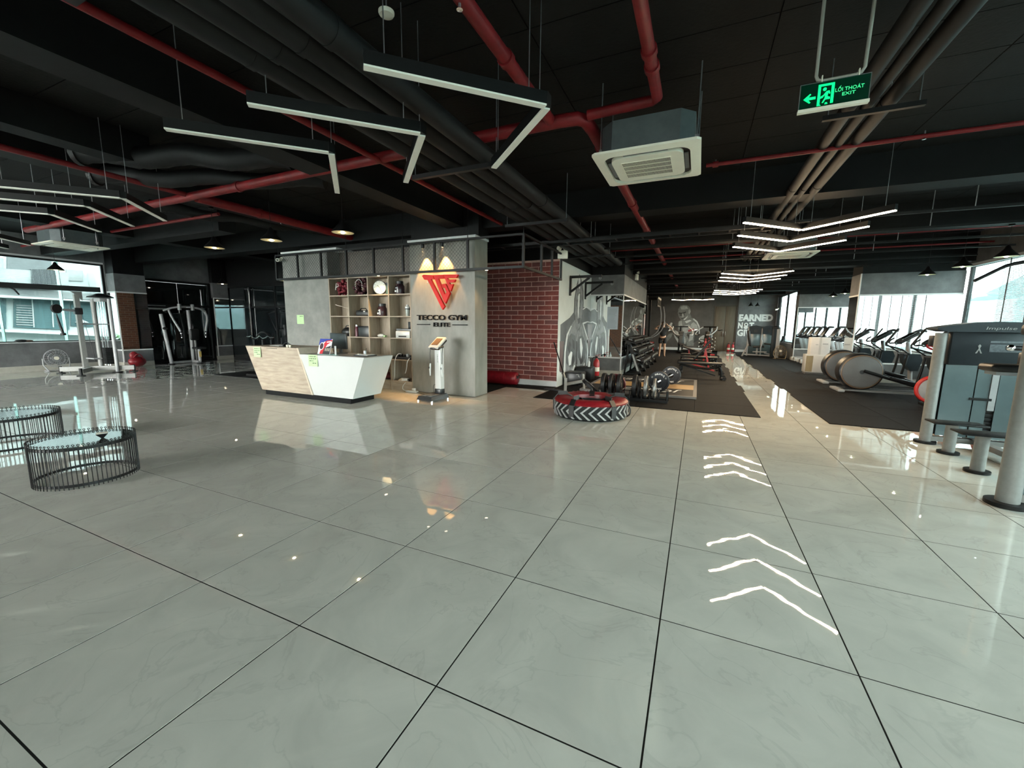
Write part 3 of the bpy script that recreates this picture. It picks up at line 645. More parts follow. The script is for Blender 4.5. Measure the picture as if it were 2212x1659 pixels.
for g, ys in enumerate(((7.65, 8.55, 9.58), (13.72, 14.66, 15.66), (19.5, 20.5, 21.5))):
    for k, y in enumerate(ys):
        chevron('glowing white chevron light above the tiled aisle, %s of the %s lit trio' % (('front one', 'middle one', 'rear one')[k], ('nearest', 'second', 'farthest')[g]), 1.31, y, PI/2, True, 'lit chevrons above the aisle')
for k, (x, y) in enumerate(((-.9, 25.0), (.1, 25.0))):
    chevron('glowing white chevron light in front of the painted bodybuilder, %s' % ('on the hoop side', 'on the door side')[k], x, y, PI/2, True, None, arm=.75)

# cassette air conditioners -------------------------------------------
def cassette(label, x, y, z=3.07, w=.96, grille=True):
    t = thing('cassette_air_conditioner', label, 'air conditioner', (x, y, z)); h = w/2
    fr = MB()
    pr_ = []; n = 5
    for i in range(4):
        cx, cy = ((1, 1), (-1, 1), (-1, -1), (1, -1))[i]
        for k in range(n + 1):
            a = i*PI/2 + k*PI/2/n; pr_.append((cx*.27 + .12*math.cos(a), cy*.27 + .12*math.sin(a)))
    # face plate ring: outer square to rounded recess
    N = len(pr_); outer = []
    for (u, v) in pr_:
        m = max(abs(u), abs(v)); outer.append((u/m*h, v/m*h))
    vs = [(u, v, 0) for u, v in outer] + [(u, v, -.012) for u, v in pr_] + [(u, v, .03) for u, v in pr_] + [(u, v, .02) for u, v in outer]
    fs = []
    for i in range(N):
        j = (i + 1) % N; fs += [(j, i, N+i, N+j), (N+j, N+i, 2*N+i, 2*N+j), (i, j, 3*N+j, 3*N+i), (3*N+i, 3*N+j, 2*N+j, 2*N+i)]
    fr.add(vs, fs); obj('face_plate', fr, M_OFFW, t, None)
    obj('recess', MB().prism([(u*1.01, v*1.01) for u, v in pr_], 'xy', .018, .03), M_GRILL, t)
    ins = [(u*.845, v*.845) for u, v in pr_]
    obj('centre_panel', MB().prism(ins, 'xy', -.014, .02), M_OFFW, t)
    for s in (-1, 1):
        obj('louvre', B(s*.355 - .018, s*.355 + .018, -.2, .2, -.002, .008), M_GREYP, t); obj('louvre', B(-.2, .2, s*.355 - .018, s*.355 + .018, -.002, .008), M_GREYP, t)
    g = obj('intake', B(-.235, .215, -.21, .21, -.0155, -.012), M_GRILL, t)
    gr = MB()
    for i in range(41): gr.box(-.235 + i*.01125 - .002, -.235 + i*.01125 + .002, -.21, .21, -.02, -.0155)
    for j in range(5): gr.box(-.24, .22, -.215 + j*.1075 - .004, -.215 + j*.1075 + .004, -.0205, -.0155)
    so = obj('grille_bars', gr, M_OFFW, g); so['kind'] = 'stuff'
    bd = MB().prism([(-.42, -.3), (-.3, -.42), (.3, -.42), (.42, -.3), (.42, .3), (.3, .42), (-.3, .42), (-.42, .3)], 'xy', .02, .30)
    obj('casing', bd, mat('galvanised_casing', (.085, .10, .105), .45, metal=.3, noise=.15, nscale=6), t)
    for sx in (-1, 1):
        for sy in (-1, 1):
            obj('lug', B(sx*.43 - .02, sx*.43 + .02, sy*.26 - .02, sy*.26 + .02, .08, .12), M_STEEL, t); rr = MB(); hanger(rr, sx*.44, sy*.26, .06, 0, .006, (x + sx*.44, y + sy*.26, z)); obj('rod', rr, M_STEEL, t)
    return t
cassette('cream ceiling cassette air conditioner hanging beside the red pipes', -.57, 4.58)
cassette('cream ceiling cassette air conditioner hanging near the side window', -12.75, 4.5)
cassette('cream ceiling cassette air conditioner behind the nearest lit chevrons', 1.75, 11.25)
cassette('cream ceiling cassette air conditioner behind the second lit chevrons', 1.75, 16.3)

# pendants ------------------------------------------------------------
def pendant(label, x, y, z, group=None, bulb=None, r=.16):
    t = thing('pendant_lamp', label, 'pendant lamp', (x, y, z), 0, group)
    obj('shade', MB().lathe([(r, 0), (r*.93, .022), (r*.62, .075), (r*.30, .135), (r*.18, .185), (.018, .20), (.014, .196), (r*.16, .178), (r*.27, .13), (r*.59, .07), (r*.9, .017), (r*.985, -.001)], 28, closed=True), M_DARKST, t, 40)
    obj('reflector', MB().lathe([(r*.97, .002), (r*.88, .018), (r*.57, .07), (r*.2, .10)], 28), M_REFLI, t, 40)
    obj('bulb', MB().sph((0, 0, .022), .036, 16, 10), bulb or M_BULB, t, 60)
    if not bulb: obj('glow_disc', MB().lathe([(0, .014), (r*.93, .010), (r*.93, .006), (0, .008)], 28), M_GLOWD, t)  # glowing disc added to stand in for the lamplit reflector
    ct = ceil_at(x, y) - z
    obj('cable', MB().cyl((0, 0, .195), (0, 0, ct), .004, 6), M_DARKST, t); obj('ceiling_rose', MB().lathe([(0, ct), (.04, ct), (.045, ct - .03), (0, ct - .035)], 14), M_DARKST, t)
    return t
pendant('black cone pendant glowing warm over the wooden end of the counter', -8.12, 4.77, 2.79, 'warm pendants over the counter')
pendant('black cone pendant glowing warm over the middle of the counter', -6.42, 4.66, 2.78, 'warm pendants over the counter')
pendant('black cone pendant glowing warm over the white end of the counter', -4.91, 4.71, 2.79, 'warm pendants over the counter')
for k, y in enumerate((9.1, 10.5, 11.85, 13.3, 16.4, 17.9, 19.4, 20.9)):
    lab = 'black cone pendant along the right windows, %s' % ('beyond the weight stack machine' if k == 0 else 'over the red wheeled bike' if k == 1 else 'over the front elliptical' if k == 2 else 'over the rear elliptical' if k == 3 else 'above the treadmills, %s from the near mirrored pillar' % ORD[k - 4])
    pendant(lab, 4.92, y, 2.76, 'pendants along the right windows', M_BULBC)
for x, y, l in ((-15.2, 5.0, 'black cone pendant hanging in front of the side window'), (-14.9, 8.9, 'black cone pendant near the dark glass partition'), (-11.8, 8.9, 'black cone pendant behind the counter mat')):
    pendant(l, x, y, 2.74, None, M_BULBC)
for k, x in enumerate((2.6, 2.95)): pendant('small black cone pendant before the slogan wall, %s' % ('nearer the brown doors', 'nearer the window')[k], x, 26.9 + .2*k, 2.66, 'pendants before the slogan wall', M_UNLIT, .13)

# exit sign -----------------------------------------------------------
def exit_sign():
    t = thing('exit_sign', 'green illuminated exit sign hanging on a bent conduit', 'sign', (.70, 3.52, 2.90))
    W, H = .37, .165
    obj('panel', B(-W/2, W/2, -.006, .006, 0.012, H), M_EXITB, t); obj('base_strip', B(-W/2 - .006, W/2 + .006, -.018, .018, -.006, .012), M_OFFW, t)
    fr = MB()
    fr.box(-W/2 - .004, -W/2, -.009, .009, .012, H + .004); fr.box(W/2, W/2 + .004, -.009, .009, .012, H + .004); fr.box(-W/2, W/2, -.009, .009, H, H + .004); obj('frame', fr, M_GREYP, t)
    F = lambda n, pts, m=M_EXITG: obj(n, MB().prism(pts, 'xz', -.0095, -.006), m, t)
    F('arrow', [(-.165, .075), (-.130, .105), (-.124, .100), (-.138, .083), (-.098, .083), (-.098, .068), (-.138, .068), (-.124, .051), (-.130, .046)])
    dx = -.045
    F('door_symbol', [(dx-.042, .022), (dx-.042, .150), (dx+.045, .150), (dx+.045, .028), (dx+.030, .028), (dx+.030, .138), (dx-.028, .138), (dx-.028, .028), (dx-.02, .022)])
    mm = [(dx-.028, .075), (dx-.012, .083), (dx+.004, .104), (dx+.020, .106), (dx+.026, .088), (dx+.022, .086), (dx+.014, .094), (dx+.012, .072), (dx+.026, .066), (dx+.026, .055), (dx+.002, .055), (dx-.008, .036), (dx-.016, .038), (dx-.002, .066), (dx-.002, .085), (dx-.014, .068), (dx-.028, .064)]
    F('running_figure', mm); obj('running_head', MB().cyl((dx-.006, -.0095, .118), (dx-.006, -.006, .118), .010, 14), M_EXITG, t); F('running_foot', [(dx+.0, .026), (dx+.016, .026), (dx+.012, .036), (dx+.002, .036)])
    text('lettering', 'LỐI THOÁT', .03, M_EXITT, t, (.006, -.0095, .088), FACE_CAM, .001, fit=(.15, .034)); text('lettering', 'EXIT', .03, M_EXITT, t, (.045, -.0095, .06), FACE_CAM, .001, fit=(.07, .019))
    pts = [(-.105, 0, .95), (-.105, 0, .21), (-.095, 0, .185), (-.07, 0, .175), (.11, 0, .175), (.135, 0, .185), (.15, 0, .21), (.165, 0, .95)]
    obj('conduit', MB().tube(pts, .0105, 10), mat('pvc_conduit', (.33, .32, .28), .5, noise=.1), t, 50)
    for x in (-.075, .12): obj('clip', B(x, x + .006, -.012, .012, .165, .205), M_OFFW, t)
exit_sign()
# emergency twin lamps and cameras
def twin(label, x, y, z, rz):
    t = thing('emergency_light', label, 'emergency light', (x, y, z), rz)
    obj('battery_box', B(-.11, .11, -.04, .04, -.12, .06, c=.008), M_OFFW, t)
    for s in (-1, 1): obj('lamp_head', MB().cyl((s*.06, -.02, .10), (s*.06 + .02*s, -.09, .11), .045, 14), M_OFFW, t, 40)
twin('white twin headed emergency light at the top corner of the brick wall', -2.92, 9.19, 3.08, 0)
twin('white twin headed emergency light above the mirrored column header', -1.93, 14.0, 3.06, PI/2)
def cctv(label, x, y, z, rz):
    t = thing('security_camera', label, 'camera', (x, y, z), rz)
    obj('bracket', MB().cyl((0, .08, 0), (0, 0, -.02), .012, 8).cyl((0, .085, 0), (0, .075, 0), .035, 12), M_OFFW, t); obj('body', MB().cyl((0, .03, -.04), (0, -.13, -.07), .04, 14), M_OFFW, t, 40); obj('lens', MB().cyl((0, -.13, -.07), (0, -.136, -.071), .028, 14), M_GRILL, t)
cctv('white security camera on the left edge of the reception wall', -9.42, 7.02, 3.02, .5); cctv('small white security camera beside the slogan wall window', 3.93, 27.2, 2.52, -PI/2 + .6)
# ------------------------------------------------------------------ reception
# black valance of wire mesh in front of the reception wall
t = thing('mesh_valance', 'black steel valance with wire mesh above the shelves and logo', 'valance', (0, 0, 0))
VY, Z0, Z1 = 6.97, 2.50, 3.05
vx = [-9.5, -8.75, -7.98, -7.2, -6.42, -5.64, -4.86, -4.1]
for (x0, x1) in ((-9.5, -2.93),):
    obj('rail', B(x0, x1, VY - .02, VY + .02, Z0 - .02, Z0 + .025), M_DARKST, t); obj('rail', B(x0, x1, VY - .02, VY + .02, Z1, Z1 + .035), M_DARKST, t)
obj('rail', B(-2.97, -2.93, VY, 9.22, Z0 - .02, Z0 + .025), M_DARKST, t); obj('rail', B(-2.97, -2.93, VY, 9.22, Z1, Z1 + .035), M_DARKST, t)
for x in vx + [-2.95]: obj('post', B(x - .022, x + .022, VY - .018, VY + .018, Z0, Z1), M_DARKST, t)
for y in (7.9, 8.55, 9.19): obj('post', B(-2.97, -2.93, y - .02, y + .02, Z0, Z1), M_DARKST, t)
wm = MB(); H = Z1 - Z0; c = .075
x = -9.5
while x < -4.1:
    for s in (1, -1):
        a = (x, VY, Z0) if s > 0 else (x, VY, Z1); b = (x + H, VY, Z1) if s > 0 else (x + H, VY, Z0)
        if b[0] > -4.1: k = (-4.1 - x)/H; b = (-4.1, VY, a[2] + (b[2] - a[2])*k)
        wm.cyl(a, b, .0022, 4, cap=False)
    x += c
so = obj('wire_mesh', wm, M_DARKST, t); so['kind'] = 'stuff'
for x in (-9.4, -7.2, -5.64, -4.1, -2.95):
    obj('hanger_rod', MB().cyl((x, VY, Z1), (x, VY, 3.8), .008, 6), M_DARKST, t)
def spot(label, x):
    t = thing('spotlight', label, 'spotlight', (x, VY, 3.04), 0, 'spots over the logo')
    obj('can', MB().lathe([(0, 0), (.032, 0), (.034, -.075), (.03, -.08), (.028, -.06), (0, -.055)], 18), M_DARKST, t, 40); obj('lens', MB().cyl((0, 0, -.068), (0, 0, -.07), .026, 16), M_SPOT, t)
    ld = bpy.data.lights.new('spot_beam', 'SPOT'); ld.energy = 170; ld.color = (1, .52, .16); ld.spot_size = math.radians(56); ld.spot_blend = .35; ld.shadow_soft_size = .02
    lo = bpy.data.objects.new('spot_beam', ld); COL.objects.link(lo); lo.parent = t; lo.location = (0, 0, -.075); lo.rotation_euler = (math.radians(9), 0, 0)
spot('small black spotlight on the valance above the left side of the red logo', -5.14); spot('small black spotlight on the valance above the right side of the red logo', -4.68)
for x in (-6.35, -3.72):
    t = thing('downlight', 'small recessed downlight under the mesh valance, %s' % ('in front of the shelves' if x < -5 else 'beyond the logo column'), 'downlight', (x, VY + .05, 2.478), 0, 'downlights under the valance')
    obj('ring', MB().lathe([(.045, 0), (.05, .006), (.03, .008), (.03, 0)], 18, closed=True), M_DARKST, t); obj('lens', MB().cyl((0, 0, .002), (0, 0, .006), .03, 16), M_SPOT, t)
    ld = bpy.data.lights.new('down_beam', 'SPOT'); ld.energy = 28 if x < -5 else 14; ld.color = (1, .66, .30); ld.spot_size = math.radians(95); ld.spot_blend = .6; ld.shadow_soft_size = .03
    lo = bpy.data.objects.new('down_beam', ld); COL.objects.link(lo); lo.parent = t; lo.location = (0, 0, -.01)

# logo and lettering on the cement column
t = thing('gym_logo', 'red triangular gym emblem mounted on the cement column', 'logo', (0, 0, 0))
C2 = lambda x, y: (520 + x*.25316, 500 + y*.25316)
def lg(name, pts, Y, d, m, par): return obj(name, MB().prism([(lambda v: (v.x, v.z))(onY(*C2(*p), Y)) for p in pts], 'xz', Y - d/2, Y + d/2), m, par)
LY = 6.985
lg('letter', [(1552, 380), (1566, 370), (1640, 374), (1655, 408), (1628, 408), (1745, 640), (1726, 668), (1600, 414), (1572, 412)], LY, .05, M_LOGOR, t)
lg('letter', [(1648, 374), (1728, 370), (1742, 402), (1692, 404), (1744, 538), (1762, 522), (1744, 478), (1728, 482), (1718, 452), (1752, 446), (1790, 526), (1752, 616), (1738, 600)], LY, .05, M_LOGOR, t)
lg('letter', [(1734, 369), (1858, 368), (1846, 396), (1768, 398), (1774, 412), (1838, 410), (1827, 434), (1784, 436), (1792, 452), (1818, 450), (1796, 512), (1786, 500)], LY, .05, M_LOGOR, t)
for x, z in ((-5.05, 2.3), (-4.8, 1.95), (-4.6, 2.35)): obj('standoff', MB().cyl((x, LY, z), (x, RY, z), .008, 8), M_STEEL, t)
t = thing('wall_lettering', 'black raised TECCO GYM ELITE lettering under the red emblem', 'lettering', (0, 0, 0))
a = onY(*C2(1504, 756), 7.07); b = onY(*C2(1928, 712), 7.07)
text('letters', 'TECCO GYM', .2, M_TXTK, t, (a.x, 7.075, a.z), FACE_CAM, .016, bold=.003, fit=(b.x - a.x, b.z - a.z))
a2 = onY(*C2(1645, 812), 7.07); b2 = onY(*C2(1785, 778), 7.07)
text('letters', 'ELITE', .2, M_TXTK, t, (a2.x, 7.075, a2.z), FACE_CAM, .012, bold=.003, fit=(b2.x - a2.x, b2.z - a2.z))
zc = (a2.z + b2.z)/2
obj('rule', B(a.x, a2.x - .1, 7.06, 7.1, zc - .008, zc + .008), M_TXTK, t); obj('rule', B(b2.x + .06, b.x, 7.06, 7.1, zc - .008, zc + .008), M_TXTK, t)

# open shelves ---------------------------------------------------------
t = thing('open_shelves', 'oak open cubby shelves built between the grey panel and the logo column', 'shelf', (0, 0, 0))
SX = [-7.92 + i*.586 for i in range(5)]; SZ = [.12, .22, .69, 1.16, 1.63, 2.10, 2.49]
for x in SX: obj('upright', B(x - .014, x + .014, RY, 7.455, .0, 2.5), M_OAKV, t)
for z in (.20, .675, 1.145, 1.615, 2.085, 2.478):
    for i in range(4): obj('shelf', B(SX[i] + .014, SX[i+1] - .014, RY + .004, 7.455, z - .011, z + .011), M_OAK, t)
obj('back_panel', B(SX[0], SX[4], 7.442, 7.455, .19, 2.47), M_OAKV, t); obj('plinth', B(SX[0], SX[4], RY + .02, 7.45, 0, .188), M_OAK, t)
def cub(i, j): return (SX[i] + SX[i+1])/2, (.211, .686, 1.156, 1.626, 2.096)[j]
# things on the shelves
M_JAR = mat('jar_dark', (.03, .014, .02), .25, noise=.3, nscale=8); M_TIN = mat('tin_green', (.01, .035, .028), .2, noise=.2)
def jar(label, i, j, dx=0, s=1.0):
    x, z = cub(i, j); t = thing('supplement_tub', label, 'jar', (x + dx, 7.22, z))
    obj('tub', MB().lathe([(0, 0), (.085*s, 0), (.092*s, .015), (.092*s, .15*s), (.07*s, .185*s), (.07*s, .195*s), (0, .195*s)], 22), M_JAR, t, 40)
    obj('lid', MB().lathe([(0, .195*s), (.074*s, .195*s), (.074*s, .24*s), (.068*s, .245*s), (0, .245*s)], 22), M_PLAS, t, 40)
    l = obj('printed_label', MB().box(-.045*s, -.01*s, -.096*s, -.090*s, .04, .075).box(.01*s, .03*s, -.096*s, -.09*s, .03, .13*s).box(-.02*s, .03*s, -.096*s, -.09*s, .105*s, .12*s), M_TXTW, t)
jar('dark supplement tub in the top right cubby', 3, 4, -.08, 1.12); jar('dark supplement tub in the cubby under the clock', 2, 3, .0, 1.12)
x, z = cub(2, 4); t = thing('desk_clock', 'round white faced clock standing in the top row cubby', 'clock', (x - .02, 7.2, z + .155), .35)
obj('case', MB().cyl((0, .03, 0), (0, -.03, 0), .15, 32), M_PLAS, t, 40); obj('face', MB().cyl((0, -.031, 0), (0, -.033, 0), .138, 32), mat('clock_face', (.62, .66, .62), .5, noise=.03), t)
obj('hand', MB().bar((0, -.036, 0), (.05, -.036, -.10), .008, .003, up=(0, 1, 0)), M_INK, t); obj('hand', MB().bar((0, -.036, 0), (-.05, -.036, .045), .010, .003, up=(0, 1, 0)), M_INK, t)
mk = MB()
for k in range(12): a_ = k*PI/6; mk.obox((.118*math.sin(a_), -.0345, .118*math.cos(a_)), (.007, .002, .02), Matrix.Rotation(a_, 4, 'Y'))
obj('hour_mark', mk, M_INK, t)['kind'] = 'stuff'
x, z = cub(2, 4); t = thing('storage_tin', 'tall dark green tin beside the clock', 'tin', (x + .20, 7.25, z)); obj('can', MB().lathe([(0, 0), (.075, 0), (.075, .22), (0, .22)], 20), M_TIN, t, 40); obj('lid', MB().lathe([(0, .22), (.078, .22), (.078, .25), (0, .25)], 20), M_PLAS, t, 40)
def pom(name, label, i, j, m, n, seed, mark):
    rnd = random.Random(seed); x, z = cub(i, j); t = thing(name, label, 'bouquet', (x + .03, 7.24, z)); mb = MB()
    for k in range(n):
        a_ = rnd.uniform(0, 2*PI); u = rnd.random(); r = .185*math.sqrt(u); mb.sph((r*math.cos(a_)*1.1, rnd.uniform(-.1, .1), .185 + r*math.sin(a_)*.93), rnd.uniform(.03, .046), 8, 5)
    obj('blooms', mb, m, t, 60)['kind'] = 'stuff'
    if mark == 'P':
        obj('charm', MB().tube([(-.09, -.16, .12), (-.06, -.16, .27), (.0, -.16, .25), (.0, -.16, .2), (-.07, -.16, .18)], .008, 6), M_TXTW, t)
    else:
        bd = MB()
        for k in range(15): a_ = -.3 + k*.3; bd.sph((.04 + .10*math.cos(a_), -.17, .2 + .13*math.sin(a_)), .011, 6, 4)
        obj('bead_string', bd, M_TXTW, t)['kind'] = 'stuff'
pom('rose_bear', 'dark red rose bouquet with a white initial charm in the top left cubby', 0, 4, mat('rose_red', (.16, .008, .018), .6, noise=.4, nscale=30), 70, 3, 'P')
pom('rose_box', 'maroon and black bouquet edged with white beads in the top row', 1, 4, mat('rose_maroon', (.05, .006, .012), .6, noise=.5, nscale=20), 60, 5, 'b')
x, z = cub(0, 3); t = thing('wooden_stick', 'thin wooden stick leaning in a shelf cubby', 'stick', (x, 7.25, z)); obj('shaft', MB().bar((-.17, -.1, .26), (.26, .0, .16), .018, .014), M_OAK, t); obj('rest', B(.12, .25, -.05, .08, 0, .155, c=.01), M_OAKV, t)
x, z = cub(1, 3); t = thing('black_pouch', 'black pouch lying in a shelf cubby', 'bag', (x + .06, 7.24, z)); obj('body', B(-.19, .19, -.11, .11, 0, .13, c=.04), M_PAD, t); obj('strap', MB().tube([(-.1, -.06, .12), (-.05, -.06, .17), (.08, -.06, .17), (.13, -.06, .12)], .012, 6), M_PAD, t); obj('tag', B(.06, .11, -.115, -.11, .09, .115), M_TXTW, t)
for k in (0, 1):
    x, z = cub(3, 3); t = thing('shaker_bottle', 'clear shaker bottle with a white cap by the logo column, %s' % ('standing in front', 'standing behind')[k], 'bottle', (x + .13 + .11*k, 7.2 + .06*k, z), 0, 'shaker bottles')
    obj('cup', MB().lathe([(0, 0), (.04, 0), (.05, .15), (.05, .16), (0, .16)], 18), mat('shaker_cup', (.30, .34, .32), .15, noise=.1), t, 40); obj('cap', MB().lathe([(0, .16), (.054, .16), (.054, .2), (.03, .215), (.03, .24), (0, .24)], 18), M_WHITE, t, 40); obj('band', MB().cyl((0, 0, .14), (0, 0, .165), .0545, 18), M_PLAS, t)
x, z = cub(1, 2); t = thing('steel_bottle', 'maroon flask standing beside the black box file', 'bottle', (x - .17, 7.2, z)); obj('flask', MB().lathe([(0, 0), (.038, 0), (.038, .2), (.026, .235), (0, .235)], 18), mat('maroon_metal', (.13, .025, .04), .3, noise=.1), t, 40); obj('cap', MB().cyl((0, 0, .235), (0, 0, .27), .027, 14), M_STEEL, t)
t = thing('box_file', 'black box file in the third row cubby', 'box', (x + .08, 7.26, z)); obj('carton', B(-.15, .17, -.12, .13, 0, .22, c=.006), M_PLAS, t); obj('lid', B(-.155, .175, -.125, .135, .22, .245, c=.006), M_DARKST, t)
x, z = cub(0, 2); t = thing('kit_bag', 'dark slumped bag in the third row behind the monitor', 'bag', (x + .09, 7.25, z)); obj('body', MB().sph((0, 0, .1), .18, 14, 8, (1, .6, .62)), M_PAD, t, 60); obj('handle', MB().tube([(-.08, 0, .19), (-.04, 0, .25), (.05, 0, .25), (.09, 0, .19)], .012, 6), M_PAD, t)
x, z = cub(2, 2); t = thing('tissue_pack', 'small white pack with a green end on the third row shelf', 'packet', (x - .02, 7.18, z)); obj('wrapper', MB().sph((0, 0, .04), .1, 14, 8, (1, .6, .42)), M_WHITE, t, 60); obj('end_fold', B(.085, .14, -.04, .04, .005, .05, c=.01), M_PAPER, t)
x, z = cub(3, 2); t = thing('desktop_printer', 'white desktop printer on the shelf beside the logo column', 'printer', (x + .04, 7.24, z))
obj('body', B(-.18, .2, -.13, .17, 0, .15, c=.012), M_WHITE, t); obj('output_slot', B(-.1, .11, -.134, -.128, .02, .05), M_GRILL, t); obj('paper_cover', B(-.19, .21, -.1, .17, .15, .2, c=.01), M_GREYP, t)
tag(obj('black_box', B(SX[4] - .2, SX[4] - .03, 7.25, 7.42, z + .2, z + .35, c=.006), M_PLAS), 'black box standing on the white printer', 'box')
x, z = cub(3, 1); z = .686
t = thing('network_recorder', 'black recorder box with plugs on the lower shelf', 'electronics', (x, 7.25, .686)); obj('case', B(-.24, .24, -.13, .15, 0, .055, c=.004), M_PLAS, t)
for k in range(5): obj('plug', B(-.2 + k*.085, -.15 + k*.085, -.05, .0, .055, .10 + .02*(k % 2), c=.006), M_WHITE if k == 3 else M_PLAS, t)
tag(obj('white_cable', MB().tube([(x - .04, 7.18, .80), (x - .09, 7.12, .82), (x - .14, 7.06, .70), (x - .15, 7.06, .45), (x - .18, 7.08, .26), (x - .26, 7.14, .215)], .008, 6, smooth=2), M_WHITE), 'loose white cable hanging from the recorder shelf', 'cable')
tag(obj('white_cable', MB().tube([(x + .24, 7.08, .72), (x + .20, 7.05, .66), (x + .19, 7.05, .52), (x + .13, 7.07, .40)], .008, 6, smooth=2), M_WHITE), 'short white cable end dangling at the shelf edge by the logo column', 'cable')
t = thing('cable_coil', 'coiled white cable lying in the bottom cubby', 'cable', (x + .02, 7.15, .215)); mb = MB()
for k in range(4): mb.torus((.012*k, 0, .02 + .012*k), .12 - .012*k, .0075, 'Z', 24, 6)
obj('coil', mb, M_WHITE, t); obj('plug', B(.1, .16, -.03, .02, .01, .05, c=.008), M_PLAS, t)
t = thing('power_strip', 'white power strip on the floor at the foot of the shelves', 'power strip', (-5.52, 7.0, 0)); obj('strip', B(-.15, .15, -.035, .035, .0, .045, c=.008), M_WHITE, t); obj('adapter', B(.02, .09, -.03, .03, .045, .10, c=.008), M_WHITE, t)
obj('cord', MB().tube([(.15, 0, .02), (.3, -.1, .012), (.5, -.12, .012), (.62, -.2, .012)], .006, 6, smooth=2), M_PLAS, t); obj('lead', MB().tube([(-.15, 0, .025), (-.28, .02, .05), (-.3, .1, .15), (-.2, .16, .23)], .008, 6, smooth=2), M_WHITE, t)
tag(obj('red_kit_bag', MB().sph((-6.35, 7.25, .295), .14, 14, 8, (1.1, .8, .55)), mat('dark_red_bag', (.09, .012, .018), .6, noise=.3)), 'small dark red bag in the bottom cubby', 'bag')

# counter ---------------------------------------------------------------
t = thing('reception_counter', 'angular reception counter, oak front on one half and white on the other', 'counter', (0, 0, 0))
obj('plinth', B(-8.02, -5.69, 5.46, 6.05, 0, .105), M_TXTK, t)
def hull(name, b, tp, m, par):     # b, tp: (x0,x1,y0,y1,z)
    x0, x1, y0, y1, z = b; X0, X1, Y0, Y1, Z = tp
    return obj(name, MB().add([(x0,y0,z),(x1,y0,z),(x1,y1,z),(x0,y1,z),(X0,Y0,Z),(X1,Y0,Z),(X1,Y1,Z),(X0,Y1,Z)], [(0,3,2,1),(4,5,6,7),(0,1,5,4),(1,2,6,5),(2,3,7,6),(3,0,4,7)]), m, par)
hull('oak_body', (-8.07, -6.64, 5.42, 6.15, .1), (-8.40, -6.90, 5.36, 6.12, .985), M_OAK, t)
hull('oak_edge', (-6.64, -6.605, 5.415, 6.15, .1), (-6.90, -6.855, 5.355, 6.12, .99), mat('oak_edge_pale', (.52, .45, .36), .5, noise=.1, nscale=6), t)
hull('white_body', (-6.603, -5.62, 5.44, 6.16, .1), (-6.84, -5.235, 5.36, 6.10, .868), M_WHITE, t)
obj('worktop', MB().prism([(-6.84, 5.375), (-5.25, 5.375), (-5.25, 6.09), (-6.84, 6.09)], 'xy', .868, .876), mat('worktop_grey', (.30, .30, .29), .35, noise=.08, nscale=8), t)
obj('hatch_line', B(-7.75, -7.45, 5.352, 5.36, .955, .962), M_GRILL, t)
# sticky notes
def note(label, pos, w, h, rot, lines=4):
    t = thing('paper_notice', label, 'notice', pos, rot); obj('sheet', B(0, w, -.002, 0, 0, h), M_PAPER, t)
    ln = MB(); rnd = random.Random(int(pos[0]*100))
    for k in range(lines):
        z = h*(.82 - k*.19); x0 = w*(.12 if k < lines - 1 else .45); x1 = w*(.9 if k != 2 else .55); xx = x0
        while xx < x1 - .01: l = rnd.uniform(.015, .045)*w/.22; ln.box(xx, min(xx + l, x1), -.0032, -.002, z, z + h*.06); xx += l + .012*w/.22
    obj('writing', ln, M_INK, t)['kind'] = 'stuff'
note('green paper notice stuck on the oak front of the counter', (-8.14, 5.352, .77), .21, .20, 0)
note('green paper notice stuck on the white front of the counter', (-6.60, 5.362, .66), .235, .215, 0)
note('green paper notice stuck on the grey cement panel wall', (-9.05, 7.097, 1.43), .24, .22, 0, 1)
note('green paper notice stuck on the dark glass partition', (-12.95, 10.33, 1.5), .26, .2, 0, 1)
# things on the counter
CT = .876
t = thing('leaflet_stand', 'acrylic stand with a red and blue price leaflet on the counter', 'leaflet stand', (-6.36, 5.50, CT), -.1)
R_ = Matrix.Rotation(-.28, 4, 'X')
sh = MB(); sh.obox((0, .04, .15), (.36, .004, .29), R_); obj('sheet', sh, mat('leaflet_white', (.7, .7, .72), .4, noise=.05), t)
def leaf(name, pts, m, lift=.003):
    mb = MB()
    mb.prism(pts, 'xz', -.002 - lift, -.001); o_ = MB(); o_.add([R_.to_3x3() @ Vector((p[0], p[1], p[2])) + Vector((0, .04, .15)) for p in mb.v], mb.f); return obj(name, o_, m, t)
leaf('blue_band', [(-.18, .02), (-.18, .145), (.17, .145), (.1, .1), (-.05, .09), (-.12, .02)], mat('leaflet_blue', (.03, .05, .32), .4, noise=.1))
leaf('red_band', [(-.12, -.145), (-.07, .02), (.02, .11), (.18, .13), (.18, .1), (.06, .04), (.0, -.06), (-.03, -.145)], mat('leaflet_red', (.55, .02, .03), .4, noise=.1), .004)
leaf('dark_block', [(-.03, -.145), (.0, -.03), (.17, .02), (.17, -.145)], mat('leaflet_black', (.03, .03, .035), .4, noise=.1), .005)
leaf('emblem', [(-.09 + .065*math.cos(a_), .0 + .075*math.sin(a_)) for a_ in [k*PI/10 for k in range(20)]], M_TXTW, .006); leaf('emblem_core', [(-.09 + .052*math.cos(a_), .0 + .06*math.sin(a_)) for a_ in [k*PI/10 for k in range(20)]], mat('leaflet_dark', (.05, .02, .03), .4, noise=.1), .007)
leaf('headline', [(.04, .07), (.16, .085), (.16, .105), (.04, .09)], M_TXTW, .006)
for k in range(3): leaf('price_column', [(.02 + k*.05, -.09), (.055 + k*.05, -.085), (.055 + k*.05, -.03), (.02 + k*.05, -.035)], mat('leaflet_tan', (.38, .33, .26), .4, noise=.1), .006)
